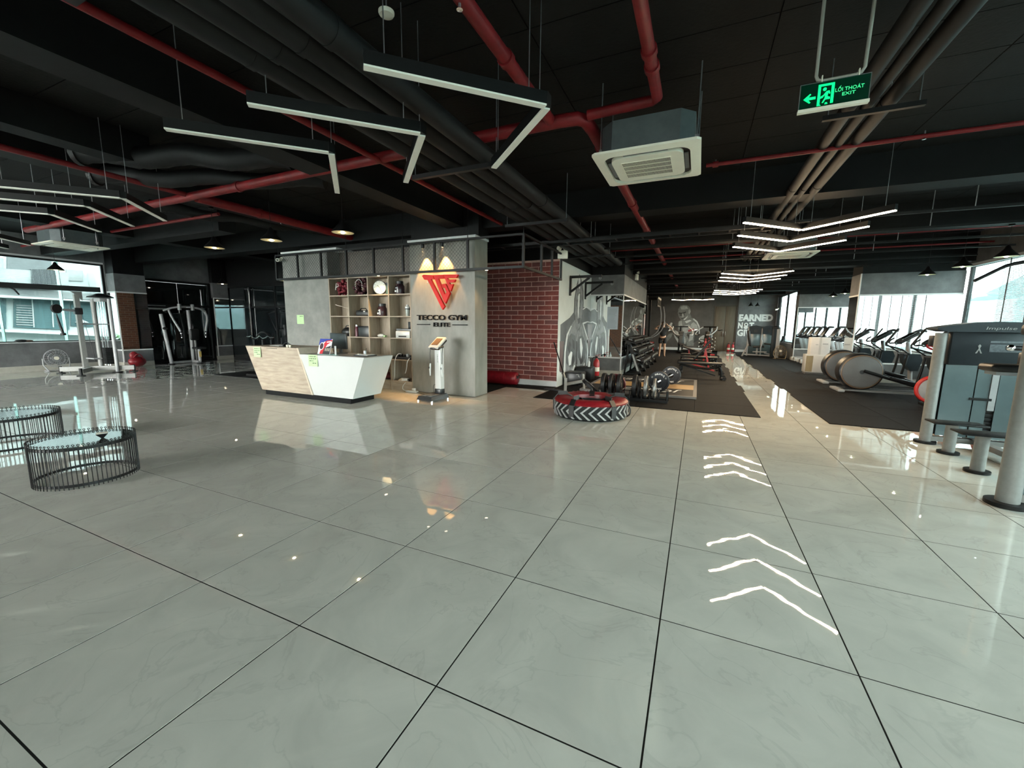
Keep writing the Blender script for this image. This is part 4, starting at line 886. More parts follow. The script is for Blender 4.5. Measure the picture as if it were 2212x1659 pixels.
obj('holder_foot', B(-.17, .17, -.02, .12, 0, .006), M_EDGE, t)
t = thing('computer_monitor', 'black computer monitor behind the leaflet stand', 'monitor', (-6.36, 5.86, .868), -.2); obj('screen', B(-.27, .27, -.01, .03,   .10, .40, c=.008), M_PLAS, t); obj('neck', B(-.03, .03, .03, .06, .02, .3), M_PLAS, t); obj('foot', B(-.12, .12, -.06, .12, 0.008, .02, c=.005), M_PLAS, t)
t = thing('card_stand', 'small white card stand beside the monitor', 'sign', (-6.03, 5.48, CT), -.3); obj('card', B(-.03, .03, -.004, .004, .005, .17, c=.002), M_WHITE, t); obj('foot', B(-.035, .035, -.03, .03, 0, .006), M_EDGE, t)
t = thing('clipboard', 'black clipboard with white papers lying on the white counter', 'clipboard', (-5.55, 5.72, CT)); obj('board', B(-.17, .17, -.12, .12, 0, .014, c=.004), M_PLAS, t); obj('paper', B(-.13, .14, -.1, .1, .014, .02), M_WHITE, t); obj('clip', B(-.165, -.13, -.04, .04, .014, .028, c=.004), M_STEEL, t)
t = thing('pen_pot', 'small metal cup behind the clipboard', 'cup', (-5.75, 5.92, CT)); obj('cup', MB().lathe([(0, 0), (.03, 0), (.032, .07), (.028, .07), (.027, .01), (0, .01)], 16), M_STEEL, t, 40); obj('pen', MB().cyl((0, 0, .01), (.02, .02, .12), .004, 6), M_PLAS, t)
t = thing('headphones', 'black headphones resting on the oak counter top', 'headphones', (-7.42, 5.55, .985)); obj('band', MB().tube([(-.07, 0, .03), (-.05, 0, .075), (.02, 0, .09), (.07, 0, .06), (.08, 0, .03)], .01, 8, smooth=1), M_PLAS, t)
for s in (-.07, .08): obj('ear_cup', MB().cyl((s - .018, 0, .03), (s + .018, 0, .03), .03, 14), M_PLAS, t, 40)
obj('cord', MB().tube([(-.07, 0, .01), (-.16, .02, .008), (-.22, .0, .008)], .005, 6), M_PLAS, t)
for k in (0, 1):
    t = thing('small_cup', 'tiny cream cup on the oak counter, %s' % ('touching the headphones', 'nearer the white half')[k], 'cup', (-7.27 + .075*k, 5.45, .985), 0, 'tiny cream cups'); obj('cup', MB().lathe([(0, 0), (.018, 0), (.026, .045), (.023, .045), (.016, .006), (0, .006)], 16), M_OFFW, t, 40); obj('rim', MB().torus((0, 0, .045), .0245, .002, 'Z', 18, 5), M_OFFW, t)
t = thing('paper_stack', 'loose white papers with a green sheet on the oak counter top', 'papers', (-7.85, 5.7, .985)); obj('sheet', B(-.15, .12, -.1, .1, 0, .006), M_WHITE, t); obj('sheet', MB().obox((.06, .02, .012), (.26, .2, .004), Matrix.Rotation(.3, 4, 'Z') @ Matrix.Rotation(.05, 4, 'Y')), M_WHITE, t); obj('green_sheet', MB().obox((.25, .0, .004), (.2, .15, .004), Matrix.Rotation(-.2, 4, 'Z')), M_PAPER, t)

# body scanner ------------------------------------------------------------
t = thing('body_scanner', 'white and black body composition scanner standing before the logo column', 'scanner', (-4.60, 6.50, 0), -.12)
obj('foot_plate', MB().add([(-.19,-.28,.03),(.19,-.28,.03),(.19,.24,.03),(-.19,.24,.03),(-.165,-.25,.10),(.165,-.25,.10),(.165,.2,.12),(-.165,.2,.12)], [(0,3,2,1),(4,5,6,7),(0,1,5,4),(1,2,6,5),(2,3,7,6),(3,0,4,7)]), M_PLAS, t)
obj('electrode', B(-.12, -.02, -.2, .06, .104, .113), M_GREYP, t); obj('electrode', B(.02, .12, -.2, .06, .104, .113), M_GREYP, t)
for sx in (-.17, .17):
    for sy in (-.25, .2): obj('foot', MB().cyl((sx, sy, 0), (sx, sy, .035), .022, 12), M_CHROME, t)
obj('column_foot', B(-.075, .075, .1, .24, .1, .2, c=.01), M_PLAS, t)
cl_ = obj('column', B(-.075, .075, .12, .23, .2, 1.0, c=.012), M_WHITE, t)
text('lettering', 'InBody120', .05, M_GREYP, cl_, (-.012, .118, .88), (PI/2, PI/2, 0), .001, fit=(.16, .03))
hd = MB(); hd.obox((0, .13, 1.10), (.24, .34, .05), Matrix.Rotation(.62, 4, 'X'), .02); obj('head', hd, M_WHITE, t)
sc_ = MB(); sc_.obox((0, .115, 1.125), (.15, .2, .012), Matrix.Rotation(.62, 4, 'X')); obj('screen', sc_, mat('brown_screen', (.20, .13, .08), .2, noise=.1), t)
obj('head_back', MB().obox((0, .17, 1.065), (.2, .3, .03), Matrix.Rotation(.62, 4, 'X'), .01), M_PLAS, t)
obj('yoke', MB().tube([(-.15, .12, 1.04), (-.13, .03, 1.01), (0, -.02, 1.0), (.13, .03, 1.01), (.15, .12, 1.04)], .018, 8, smooth=1), M_PLAS, t)
for s in (-1, 1):
    hd_ = obj('hand_electrode', MB().tube([(s*.15, .08, .70), (s*.15, .07, .62), (s*.155, .08, .46)], [.016, .022, .014], 10), M_WHITE, t, 50)
    obj('cord', MB().tube([(s*.15, .1, 1.03), (s*.155, .08, .9), (s*.15, .08, .70)], .006, 6), M_PLAS, hd_); obj('thumb_key', B(s*.15 - .008, s*.15 + .008, .042, .05, .6, .64), M_PLAS, hd_)
obj('power_lead', MB().tube([(-.07, .2, .15), (-.2, .24, .3), (-.26, .26, .12), (-.2, .3, .01), (-.4, .32, .008)], .005, 6, smooth=2), M_PLAS, t)
# ------------------------------------------------------------------ wire coffee tables
def wire_table(label, x, y, r, h, n):
    t = thing('wire_table', label, 'table', (x, y, 0))
    for z, nm in ((.03, 'bottom_ring'), (h - .03, 'top_ring')): obj(nm, MB().lathe([(r, z - .012), (r + .006, z - .012), (r + .006, z + .012), (r, z + .012)], 56, closed=True), M_DARKST, t)
    wme = mesh('wire', MB().cyl((0, 0, 0), (0, 0, h), .0035, 6).torus((0, 0, h + .006), .0075, .003, 'Y', 10, 5), M_DARKST)
    for k in range(n):
        a = 2*PI*k/n; o = obj('wire', wme, None, t, loc=((r + .008)*math.cos(a), (r + .008)*math.sin(a), 0)); o.rotation_euler = (0, 0, a + PI/2)
    obj('glass_top', MB().cyl((0, 0, h - .022), (0, 0, h - .012), r - .002, 56), mat('smoked_glass', (.05, .06, .053), .04, spec=.22, noise=.05), t)
    return t
wire_table('round black wire coffee table holding a small dark dish', -5.16, 1.72, .348, .385, 72)
wire_table('round black wire coffee table standing behind the one with the dish', -7.26, 1.81, .41, .385, 76)
t = thing('table_dish', 'small faceted black dish with a cream top on the wire table', 'dish', (-5.02, 1.80, .3745), .4)
obj('bowl', MB().lathe([(0, 0), (.012, 0), (.058, .042), (.056, .046), (0, .046)], 4), M_PLAS, t, None); obj('inset', MB().lathe([(0, .046), (.054, .046), (.05, .05), (0, .05)], 4), M_OFFW, t, None)

# ------------------------------------------------------------------ training tyre
t = thing('training_tyre', 'padded training tyre with a red vinyl cover and grey chevron tread', 'tyre', (-1.546, 6.611, 0))
R, H = .585, .27
obj('tread', MB().lathe([(R - .03, .0), (R, .03), (R + .008, H/2), (R, H - .03), (R - .03, H), (R - .12, H), (R - .12, 0)], 72, closed=True), M_TREAD, t, 40)
me_c = None
for k in range(30):
    a = 2*PI*k/30; pts = []
    cm = MB()
    for (z0, z1, d0, d1) in ((.03, H/2, .06, -.06), (H/2, H - .03, -.06, .06)):
        q = []
        for (z, d) in ((z0, d0), (z1, d1)):
            for e in (-.018, .018):
                for rr in (R - .01, R + .020): ang = (d + e)/R; q.append((rr*math.cos(ang), rr*math.sin(ang), z))
        cm.add(q, [(0, 1, 3, 2), (4, 6, 7, 5), (0, 4, 5, 1), (2, 3, 7, 6), (1, 5, 7, 3), (0, 2, 6, 4)])
    if me_c is None: me_c = mesh('tread_bar', cm, M_LIGHTG)
    o = obj('tread_bar', me_c, None, t); o.rotation_euler = (0, 0, a)
obj('cover', MB().lathe([(R + .004, H - .035), (R + .012, H - .012), (R - .03, H + .03), (R - .17, H + .045), (R - .29, H + .02), (R - .30, H - .04), (R - .28, H - .05), (R - .05, H - .02)], 72, closed=True), M_REDV, t, 50)
obj('inner_wall', MB().lathe([(R - .30, .0), (R - .285, .0), (R - .285, H - .04), (R - .30, H - .04)], 48, closed=True), M_PAD, t, 40)
for k, a in enumerate((.35, 1.75, 3.3, 4.45, 5.55)):
    ca, sa = math.cos(a), math.sin(a); pts = [((R + .03)*ca, (R + .03)*sa, .06), ((R + .035)*ca, (R + .035)*sa, H - .03), ((R - .04)*ca, (R - .04)*sa, H + .055), ((R - .2)*ca, (R - .2)*sa, H + .065), ((R - .31)*ca, (R - .31)*sa, H)]
    sm = MB()
    for p, q in zip(pts[:-1], pts[1:]): sm.bar(p, q, .085, .012, up=(ca, sa, .2))
    obj('strap', sm, M_PAD, t)
for a in (3.05, 6.15):
    ca, sa = math.cos(a), math.sin(a); obj('handle', MB().tube([((R + .02)*ca, (R + .02)*sa, H - .03), ((R + .075)*ca, (R + .075)*sa, H*.7), ((R + .075)*ca, (R + .075)*sa, H*.3), ((R + .02)*ca, (R + .02)*sa, .04)], .012, 8, smooth=2), M_PAD, t, 60)
st = MB()
for k in range(9): a = .62 + k*.055; st.obox(((R - .13)*math.cos(a), (R - .13)*math.sin(a), H + .046), (.14, .012, .006), Matrix.Rotation(a + .3*(k % 2), 4, 'Z'))
obj('print_stripe', st, M_PAD, t)['kind'] = 'stuff'
for k in range(7):
    a = 1.95 + k*.09; obj('print_stripe', MB().obox(((R - .14)*math.cos(a), (R - .14)*math.sin(a), H + .046), (.15, .018, .006), Matrix.Rotation(a + (.35 if k % 2 else -.2), 4, 'Z')), mat('dark_red_print', (.14, .008, .012), .5, noise=.1), t)

# ------------------------------------------------------------------ red punch bag lying at the brick wall
t = thing('punch_bag', 'red punch bag lying on the floor along the brick wall', 'punch bag', (-4.45, 9.03, .168))
obj('shell', MB().lathe([(0, -.5), (.13, -.49), (.16, -.46), (.163, -.3), (.16, 0), (.164, .4), (.155, .49), (.13, .515), (0, .52)], 28, axis='X'), M_REDV, t, 50)
for s in (.2, -.35): obj('seam_band', MB().lathe([(.162, s - .012), (.167, s - .01), (.167, s + .01), (.162, s + .012)], 28, axis='X', closed=True), M_REDV, t, 50)
obj('strap', B(.505, .535, -.06, .06, .0, .05, c=.008), M_PAD, t); obj('strap', MB().tube([(.48, -.1, .1), (.54, -.04, .06), (.54, .06, .06), (.48, .1, .1)], .012, 6), M_PAD, t)

# ------------------------------------------------------------------ landmine frame, plyo boxes, extinguisher
t = thing('row_station', 'silver T shaped floor frame with a long black bar leaning towards the bricks', 'gym frame', (-2.56, 8.62, .012))
obj('upright', MB().bar((0, -.12, 0), (-.03, .0, .3), .06, .045), M_SILV, t); obj('cross_arm', MB().bar((-.02, -.02, .17), (.30, .40, .22), .05, .06), M_SILV, t); obj('foot', MB().bar((.31, .33, .0), (.25, .42, .36), .04, .04), M_SILV, t); obj('foot_plate', B(.24, .4, .28, .42, 0, .015), M_SILV, t)
obj('bar', MB().cyl((-.02, 0, .22), (-.46, .40, 1.06), .014, 10), M_DARKST, t); obj('sleeve', MB().cyl((-.02, 0, .2), (-.12, .09, .4), .022, 12), M_STEEL, t); obj('hook', MB().tube([(.2, .26, .3), (.18, .25, .36), (.14, .22, .36)], .012, 6), M_SILV, t)
obj('base_plate', MB().bar((-.55, .12, .012), (.0, .0, .012), .1, .02), M_DARKST, t)
def plyo(label, x0, x1, y0, y1, h):
    t = thing('plyo_box', label, 'box', ((x0 + x1)/2, (y0 + y1)/2, .012)); a, b = (x1 - x0)/2, (y1 - y0)/2
    obj('shell', B(-a, a, -b, b, .02, h, c=.015), M_PLAS, t); obj('top_pad', B(-a + .01, a - .01, -b + .01, b - .01, h, h + .02, c=.008), M_PAD, t)
    for sx in (-1, 1):
        for sy in (-1, 1): obj('foot', B(sx*(a - .05) - .02, sx*(a - .05) + .02, sy*(b - .05) - .02, sy*(b - .05) + .02, 0, .02), M_RUBB, t)
plyo('black plyometric box beside the silver floor frame', -2.93, -2.50, 9.62, 10.05, .30); plyo('black plyometric box against the mural with a white bottle on it', -2.92, -2.50, 10.62, 11.05, .34)
t = thing('spray_bottle', 'white bottle standing on the black box by the mural', 'bottle', (-2.62, 10.80, .372)); obj('body', MB().lathe([(0, 0), (.034, 0), (.036, .12), (.014, .165), (.014, .19), (0, .19)], 16), M_WHITE, t, 40); obj('cap', MB().cyl((0, 0, .19), (0, 0, .225), .016, 12), M_SILVW, t)
def extinguisher(label, x, y, z, s=1.0, rz=0, group=None):
    t = thing('fire_extinguisher', label, 'fire extinguisher', (x, y, z), rz, group)
    obj('cylinder', MB().lathe([(0, 0), (.075*s, 0), (.082*s, .02*s), (.082*s, .36*s), (.06*s, .42*s), (.025*s, .45*s), (.022*s, .48*s), (0, .48*s)], 22), M_REDM, t, 40)
    obj('valve', B(-.03*s, .03*s, -.02*s, .02*s, .47*s, .52*s, c=.004), M_DARKST, t); obj('handle', MB().bar((-.02*s, 0, .53*s), (.10*s, 0, .57*s), .022*s, .012*s).bar((-.02*s, 0, .5*s), (.09*s, 0, .51*s), .022*s, .01*s), M_REDM, t)
    obj('hose', MB().tube([(-.03*s, 0, .5*s), (-.10*s, -.02*s, .48*s), (-.115*s, -.04*s, .36*s), (-.1*s, -.06*s, .2*s)], .012*s, 8, smooth=2), M_RUBB, t, 60); obj('label', MB().lathe([(.0828*s, .13*s), (.0835*s, .13*s), (.0835*s, .24*s), (.0828*s, .24*s)], 22, closed=True), M_OFFW, t)
    obj('foot_ring', MB().torus((0, 0, .012*s), .078*s, .012*s, 'Z', 22, 6), M_RUBB, t)
    return t
extinguisher('large red fire extinguisher by the mirrored column and mural', -2.62, 11.72, .012, 1.12)
extinguisher('red fire extinguisher before the brown doors, on the aisle side of its twin', 1.72, 27.75, 0, 1.0, 0, 'extinguishers at the brown doors'); extinguisher('red fire extinguisher before the brown doors, next to the slogan wall', 1.94, 27.72, 0, 1.0, .6, 'extinguishers at the brown doors')
for k, y in enumerate((10.05, 11.55)):
    t = thing('bag_bracket', 'black triangular bag bracket on the mural wall, %s' % ('on the brick wall side', 'on the mirror side')[k], 'bracket', (-2.98, y, 2.62))
    obj('wall_plate', B(0, .03, -.045, .045, -.42, .06), M_DARKST, t); obj('arm', B(0.03, .78, -.025, .025, -.0, .06), M_DARKST, t); obj('brace', MB().bar((.02, 0, -.33), (.48, 0, .0), .05, .05), M_DARKST, t); obj('eye', MB().torus((.74, 0, -.02), .025, .006, 'Y', 12, 5), M_STEEL, t)

# ------------------------------------------------------------------ bumper plates and lifting platform
t = thing('lifting_platform', 'black lifting platform with a wooden strip and white lettering', 'platform', (0, 0, .012))
PX0, PX1, PY0, PY1 = -2.35, .06, 8.92, 11.9
fr = obj('frame', B(PX0, PX1, PY0, PY0 + .07, 0, .045).box(PX0, PX1, PY1 - .07, PY1, 0, .045).box(PX0, PX0 + .07, PY0 + .07, PY1 - .07, 0, .045).box(PX1 - .07, PX1, PY0 + .07, PY1 - .07, 0, .045), mat('platform_frame', (.16, .155, .15), .5, noise=.1), t)
for (a, b) in ((PY0 + .07, 9.95), (10.75, PY1 - .07)): obj('rubber_deck', B(PX0 + .07, PX1 - .07, a, b, 0, .042), M_RUBB, t)
for k in range(4): obj('wood_plank', B(PX0 + .07, PX1 - .07, 9.952 + k*.2, 10.148 + k*.2, 0, .042), M_WOODP, t)
for yy in (9.8, 11.55): text('lettering', 'JOINDER', .3, M_TXTW, t, (-.25, yy, .0425), (0, 0, PI), .001, shear=.2, fit=(1.7, .42 if yy < 10 else .42))
obj('emblem', B(-.98, -.86, 10.32, 10.38, .042, .0435), M_INK, t)
def plate_mesh(r, w, m, n=36):
    return MB().lathe([(.026, -w/2), (r*.42, -w/2), (r*.45, -w/2 + .012), (r*.8, -w/2 + .012), (r*.84, -w/2), (r - .008, -w/2), (r, -w/2 + .01), (r, w/2 - .01), (r - .008, w/2), (r*.84, w/2), (r*.8, w/2 - .012), (r*.45, w/2 - .012), (r*.42, w/2), (.026, w/2)], n, axis='X', closed=True)
t = thing('plate_rack', 'low black floor rack for weight plates in front of the platform', 'plate rack', (-1.16, 8.32, .012))
obj('base_rail', B(-.7, .72, -.15, -.11, .0, .05), M_DARKST, t); obj('base_rail', B(-.7, .72, .11, .15, .0, .05), M_DARKST, t)
for dx_ in (-.6, -.445, -.29, -.135, .01, .235, .385, .54): obj('divider', MB().tube([(dx_, -.13, .04), (dx_, -.13, .2), (dx_, .13, .2), (dx_, .13, .04)], .012, 8), M_DARKST, t)
obj('end_loop', MB().tube([(.7, -.13, .04), (.7, -.13, .22), (.7, .13, .22), (.7, .13, .04)], .016, 8), M_DARKST, t)
prs = [('black bumper plate at the brick wall end of the floor rack', -1.68, .225, .075), ('black bumper plate second in the floor rack', -1.53, .225, .07), ('black bumper plate third in the floor rack', -1.37, .225, .07), ('black bumper plate fourth in the floor rack', -1.07, .225, .075),
       ('small black plate between the bumpers of the floor rack', -1.07, .17, .05), ('small thin black plate beside the other small plate', -.985, .165, .035), ('black bumper plate just before the steel plate', -.86, .22, .06), ('grey steel rimmed plate at the aisle end of the floor rack', -.70, .20, .045)]
M_STPL = mat('worn_steel_plate', (.20, .20, .195), .4, metal=.6, noise=.2, nscale=20)
for l, x, r, w_ in prs:
    t = thing('weight_plate', l, 'weight plate', (x, 8.32, .062 + r)); obj('disc', plate_mesh(r, w_, M_RUBB), M_STPL if 'steel' in l else M_RUBB, t, 30); obj('hub', MB().lathe([(.026, -w_/2 - .002), (.045, -w_/2 - .002), (.045, w_/2 + .002), (.026, w_/2 + .002)], 20, axis='X', closed=True), M_STEEL, t)
t = thing('weight_plate', 'black bumper plate leaning flat against the end of the floor rack', 'weight plate', (-1.98, 8.45, .19), .3); mb = MB(); mb.M = Matrix.Rotation(-.9, 4, 'Y'); pm_ = plate_mesh(.225, .07, None); mb.add(pm_.v, pm_.f); obj('disc', mb, M_RUBB, t, 30); hb = MB(); hb.M = Matrix.Rotation(-.9, 4, 'Y'); h0 = MB().lathe([(.026, -.037), (.045, -.037), (.045, .037), (.026, .037)], 20, axis='X', closed=True); hb.add(h0.v, h0.f); obj('hub', hb, M_STEEL, t)
t = thing('weight_plate', 'dark red rimmed plate standing behind the floor rack', 'weight plate', (-1.52, 8.72, .237), 1.3); obj('disc', plate_mesh(.225, .05, None), mat('maroon_rubber', (.12, .02, .024), .5, noise=.2), t, 30); obj('hub', MB().lathe([(.026, -.027), (.045, -.027), (.045, .027), (.026, .027)], 20, axis='X', closed=True), M_STEEL, t)
# loaded barbell lying along the platform
t = thing('barbell', 'steel barbell lying on the platform between two lettered plates', 'barbell', (-.62, 10.0, .054 + .225), PI/2 - .13)
obj('shaft', MB().cyl((-1.0, 0, 0), (1.0, 0, 0), .014, 12), M_STEEL, t, 40); obj('sleeve', MB().cyl((-1.0, 0, 0), (-.62, 0, 0), .025, 16), M_CHROME, t, 40); obj('sleeve', MB().cyl((.62, 0, 0), (1.0, 0, 0), .025, 16), M_CHROME, t, 40)
M_NAVY = mat('bumper_navy', (.016, .019, .026), .45, noise=.2, nscale=30)
def arc_text(par, r, x, s, a0, da, size):
    for k, ch in enumerate(s):
        a = a0 - k*da
        if ch == ' ': continue
        # text on a face whose normal is local -x: up = radial
        ru = Vector((0, math.cos(a), math.sin(a)))      # radial
        tx = Vector((0, math.sin(a), -math.cos(a)))     # clockwise seen from -x ...
        o = text('letter', ch, size, M_TXTW, par, (0, 0, 0), (0, 0, 0), .001, bold=.002)
        X = tx; Y = ru; Z = X.cross(Y); c = ru*r + Vector((x, 0, 0)) - X*size*.3 - Y*size*.35
        o.matrix_local = Matrix(((X.x, Y.x, Z.x, c.x), (X.y, Y.y, Z.y, c.y), (X.z, Y.z, Z.z, c.z), (0, 0, 0, 1)))
for l, s in (('dark bumper plate with white ring lettering on the near end of the barbell', -1), ('dark bumper plate with white ring lettering on the far end of the barbell', 1)):
    rz = PI/2 - .13; d = Vector((math.cos(rz), math.sin(rz), 0))*.68*s
    t = thing('weight_plate', l, 'weight plate', (-.62 + d.x, 10.0 + d.y, .279), rz); obj('disc', plate_mesh(.225, .06, None, 44), M_NAVY, t, 30); obj('hub', MB().lathe([(.027, -.033), (.06, -.033), (.06, .033), (.027, .033)], 24, axis='X', closed=True), M_CHROME, t)
    arc_text(t, .168, -.0185, 'JOINDER', PI/2 + .62, .2, .062); arc_text(t, .168, -.0185, 'JOINDER', -PI/2 + .75, .2, .062)
    for a in (.55, 2.65): obj('emblem', MB().obox((-.019, .168*math.cos(a), .168*math.sin(a)), (.002, .035, .035), Matrix.Rotation(a, 4, 'X')), M_LIGHTG, t)

# ------------------------------------------------------------------ dumbbell racks
def db_rack(label, y0, n_fr, L):
    t = thing('dumbbell_rack', label, 'rack', (-1.72, y0, .012))
    for i in range(n_fr):
        y = L*i/(n_fr - 1)
        obj('end_frame', MB().bar((.22, y, .0), (-.16, y, .98), .05, .09, up=(1, 0, 0)).bar((.24, y, .02), (-.26, y, .02), .05, .05).bar((-.24, y, .02), (-.14, y, .9), .05, .05, up=(1, 0, 0)), M_DARKST, t)
        obj('side_plate', MB().prism([(.13, .12), (.19, .12), (.0, .62), (-.05, .62)], 'xz', y - .03, y - .024), M_LIGHTG if i == 0 else M_SILV, t)
    for (x, z) in ((.12, .36), (-.0, .68), (-.12, .98)):
        obj('tray', MB().obox((x, L/2, z), (.30, L - .02, .02), Matrix.Rotation(.30, 4, 'Y')), M_DARKST, t); obj('tray_lip', MB().obox((x + .15, L/2, z - .03), (.02, L - .02, .05), Matrix.Rotation(.30, 4, 'Y')), M_DARKST, t)
    return t
DB = None
def dumbbell(x, y, z, label, group, s=1.0):
    global DB
    if DB is None:
        t = thing('dumbbell', label, 'dumbbell', (0, 0, 0)); mb = MB(); M_ = Matrix.Rotation(.30, 4, 'Y')
        for sx, nm in ((-1, 'head'), (1, 'head')):
            q = MB().lathe([(0, sx*.065), (.05, sx*.065), (.058, sx*.075), (.058, sx*.145), (.05, sx*.155), (0, sx*.155)], 8, axis='X'); m2 = MB(); m2.M = M_; m2.add(q.v, q.f); obj(nm, m2, M_RUBB, t, 20)
            q = MB().lathe([(0, sx*.1555), (.03, sx*.1555), (.03, sx*.158), (0, sx*.158)], 12, axis='X'); m2 = MB(); m2.M = M_; m2.add(q.v, q.f); obj('end_cap', m2, M_SILV, t, 20)
        m2 = MB(); m2.M = M_; m2.cyl((-.066, 0, 0), (.066, 0, 0), .016, 10); obj('handle', m2, M_CHROME, t, 40)
        DB = t; o = t
    else: o = dup(DB, (0, 0, 0), 0)
    o.location = (x, y, z); o.scale = (s, s, s); o['label'] = label; o['group'] = group
    return o
racks = (('black three tier dumbbell rack nearest the lifting platform', 12.62, 3, 2.35), ('black three tier dumbbell rack farther along the mirrors', 15.12, 3, 2.45))
for k, (l, y0, nf, L) in enumerate(racks):
    db_rack(l, y0, nf, L)
    for q, (x, z) in enumerate(((.12, .36), (0, .68), (-.12, .98))):
        nn = 12
        for i in range(nn):
            s = (1.25, 1.05, .85)[q]*(1.0 - .012*i)
            dumbbell(-1.72 + x, y0 + .12 + i*(L - .24)/(nn - 1), z + .012 + .015 + .058*s, 'black hex dumbbell, %s from the platform end, %s tier of the %s rack' % (ORD[i], ('bottom', 'middle', 'top')[q], ('nearest', 'farther')[k]), 'dumbbells on the racks', s)

# ------------------------------------------------------------------ benches
def bench(label, x, y, rz=0, incline=None, red=False, seat=None):
    t = thing('weight_bench', label, 'bench', (x, y, .012), rz); fm = M_DARKST
    sx = -.2
    if incline is None: obj('pad', B(-.58, .58, -.14, .14, .40, .46, c=.025), M_PAD, t, 60)
    else:
        obj('seat_pad', B(.0 - .55, -.2, -.14, .14, .40, .46, c=.025), M_PAD, t, 60)
        mb = MB(); mb.obox((-.18 + .40*math.cos(incline), 0, .43 + .40*math.sin(incline)), (.80, .28, .06), Matrix.Rotation(-incline, 4, 'Y'), .025); obj('back_pad', mb, M_PAD, t, 60)
        obj('back_support', MB().bar((.25, 0, .2), (-.18 + .5*math.cos(incline), 0, .40 + .5*math.sin(incline)), .05, .05), M_REDM if red else fm, t)
    obj('spine', MB().tube([(-.5, 0, .37), (-.1, 0, .30), (.25, 0, .28), (.55, 0, .36)], .03, 8), M_DARKST, t)
    for s in (-.48, .52): obj('leg', MB().tube([(s*.9, 0, .36), (s*1.02, 0, .33), (s*1.08, 0, .22), (s*1.1, 0, .05)], .03, 10, smooth=1), fm, t, 60); obj('foot_bar', B(s*1.1 - .03, s*1.1 + .03, -.22, .22, 0, .06, c=.01), fm, t)
    obj('brace', MB().bar((-.35, 0, .33), (.42, 0, .10), .04, .04), M_REDM if red else fm, t)
    for sy in (-.22, .22): obj('wheel', MB().cyl((.64, sy - .02, .05), (.64, sy + .02, .05), .05, 16), M_RUBB, t)
    return t
bench('flat black weight bench nearest the lifting platform', .10, 12.75); bench('black adjustable bench with its back raised steeply', .12, 14.1, 0, .95, True)
bench('flat black bench behind the raised adjustable bench', .08, 15.3); bench('black adjustable bench with a half raised back and red frame', .0, 16.7, 0, .35, True)
bench('black adjustable bench with a low angled back near the person', .0, 18.2, PI, .28, True); bench('flat black bench before the red plate trees', -.05, 19.6)
def plate_tree(label, x, y):
    t = thing('plate_tree', label, 'plate tree', (x, y, .012)); obj('mast', MB().bar((-.1, 0, 0), (0, 0, .9), .05, .05).bar((.1, 0, 0), (0, 0, .9), .06, .06), M_REDM, t); obj('base', B(-.3, .3, -.25, .25, 0, .05, c=.01), M_REDM, t)
    for k in range(4):
        for s in (-1, 1):
            h_ = obj('peg', MB().cyl((0, -.03,   .3 + .18*k), (s*.26, -.06, .34 + .18*k), .018, 10), M_DARKST, t); obj('cap', MB().cyl((s*.26, -.06, .34 + .18*k), (s*.29, -.064, .345 + .18*k), .03, 12), M_WHITE, h_)
plate_tree('red plate tree with white capped pegs behind the benches', .35, 21.4); plate_tree('red plate tree with white capped pegs nearer the painted wall', .55, 23.6)
def chest_machine(label, x, y, rz):
    t = thing('plate_loaded_press', label, 'gym machine', (x, y, .012), rz)
    obj('seat', B(-.2, .2, -.2, .2, .45, .52, c=.03), M_PAD, t, 60); obj('backrest', MB().obox((0, .28, .85), (.3, .08, .7), Matrix.Rotation(-.2, 4, 'X'), .03), M_PAD, t, 60)
    obj('frame', MB().bar((0, -.6, .05), (0, .8, .05), .08, .08).bar((-.45, .75, .05), (.45, .75, .05), .08, .08).bar((0, .7, .05), (0, .55, 1.5), .08, .08).bar((0, .0, .05), (0, 0, .45), .08, .08).bar((-.4, .55, 1.45), (.4, .55, 1.45), .07, .07), M_DARKST, t)
    for s in (-1, 1): a = obj('press_arm', MB().tube([(s*.4, .55, 1.45), (s*.55, .2, 1.25), (s*.45, -.25, 1.0), (s*.25, -.3, 1.0)], .03, 10, smooth=1), M_SILVW, t, 60); obj('grip', MB().cyl((s*.25, -.3, 1.0), (s*.1, -.3, 1.0), .022, 10), M_RUBB, a); obj('weight_horn', MB().cyl((s*.55, .3, 1.25), (s*.85, .3, 1.28), .025, 10), M_CHROME, a)
chest_machine('plate loaded press with a black seat in front of the painted wall', -.75, 24.4, .3); chest_machine('plate loaded press with a black seat by the brown doors', .35, 25.9, -.5)

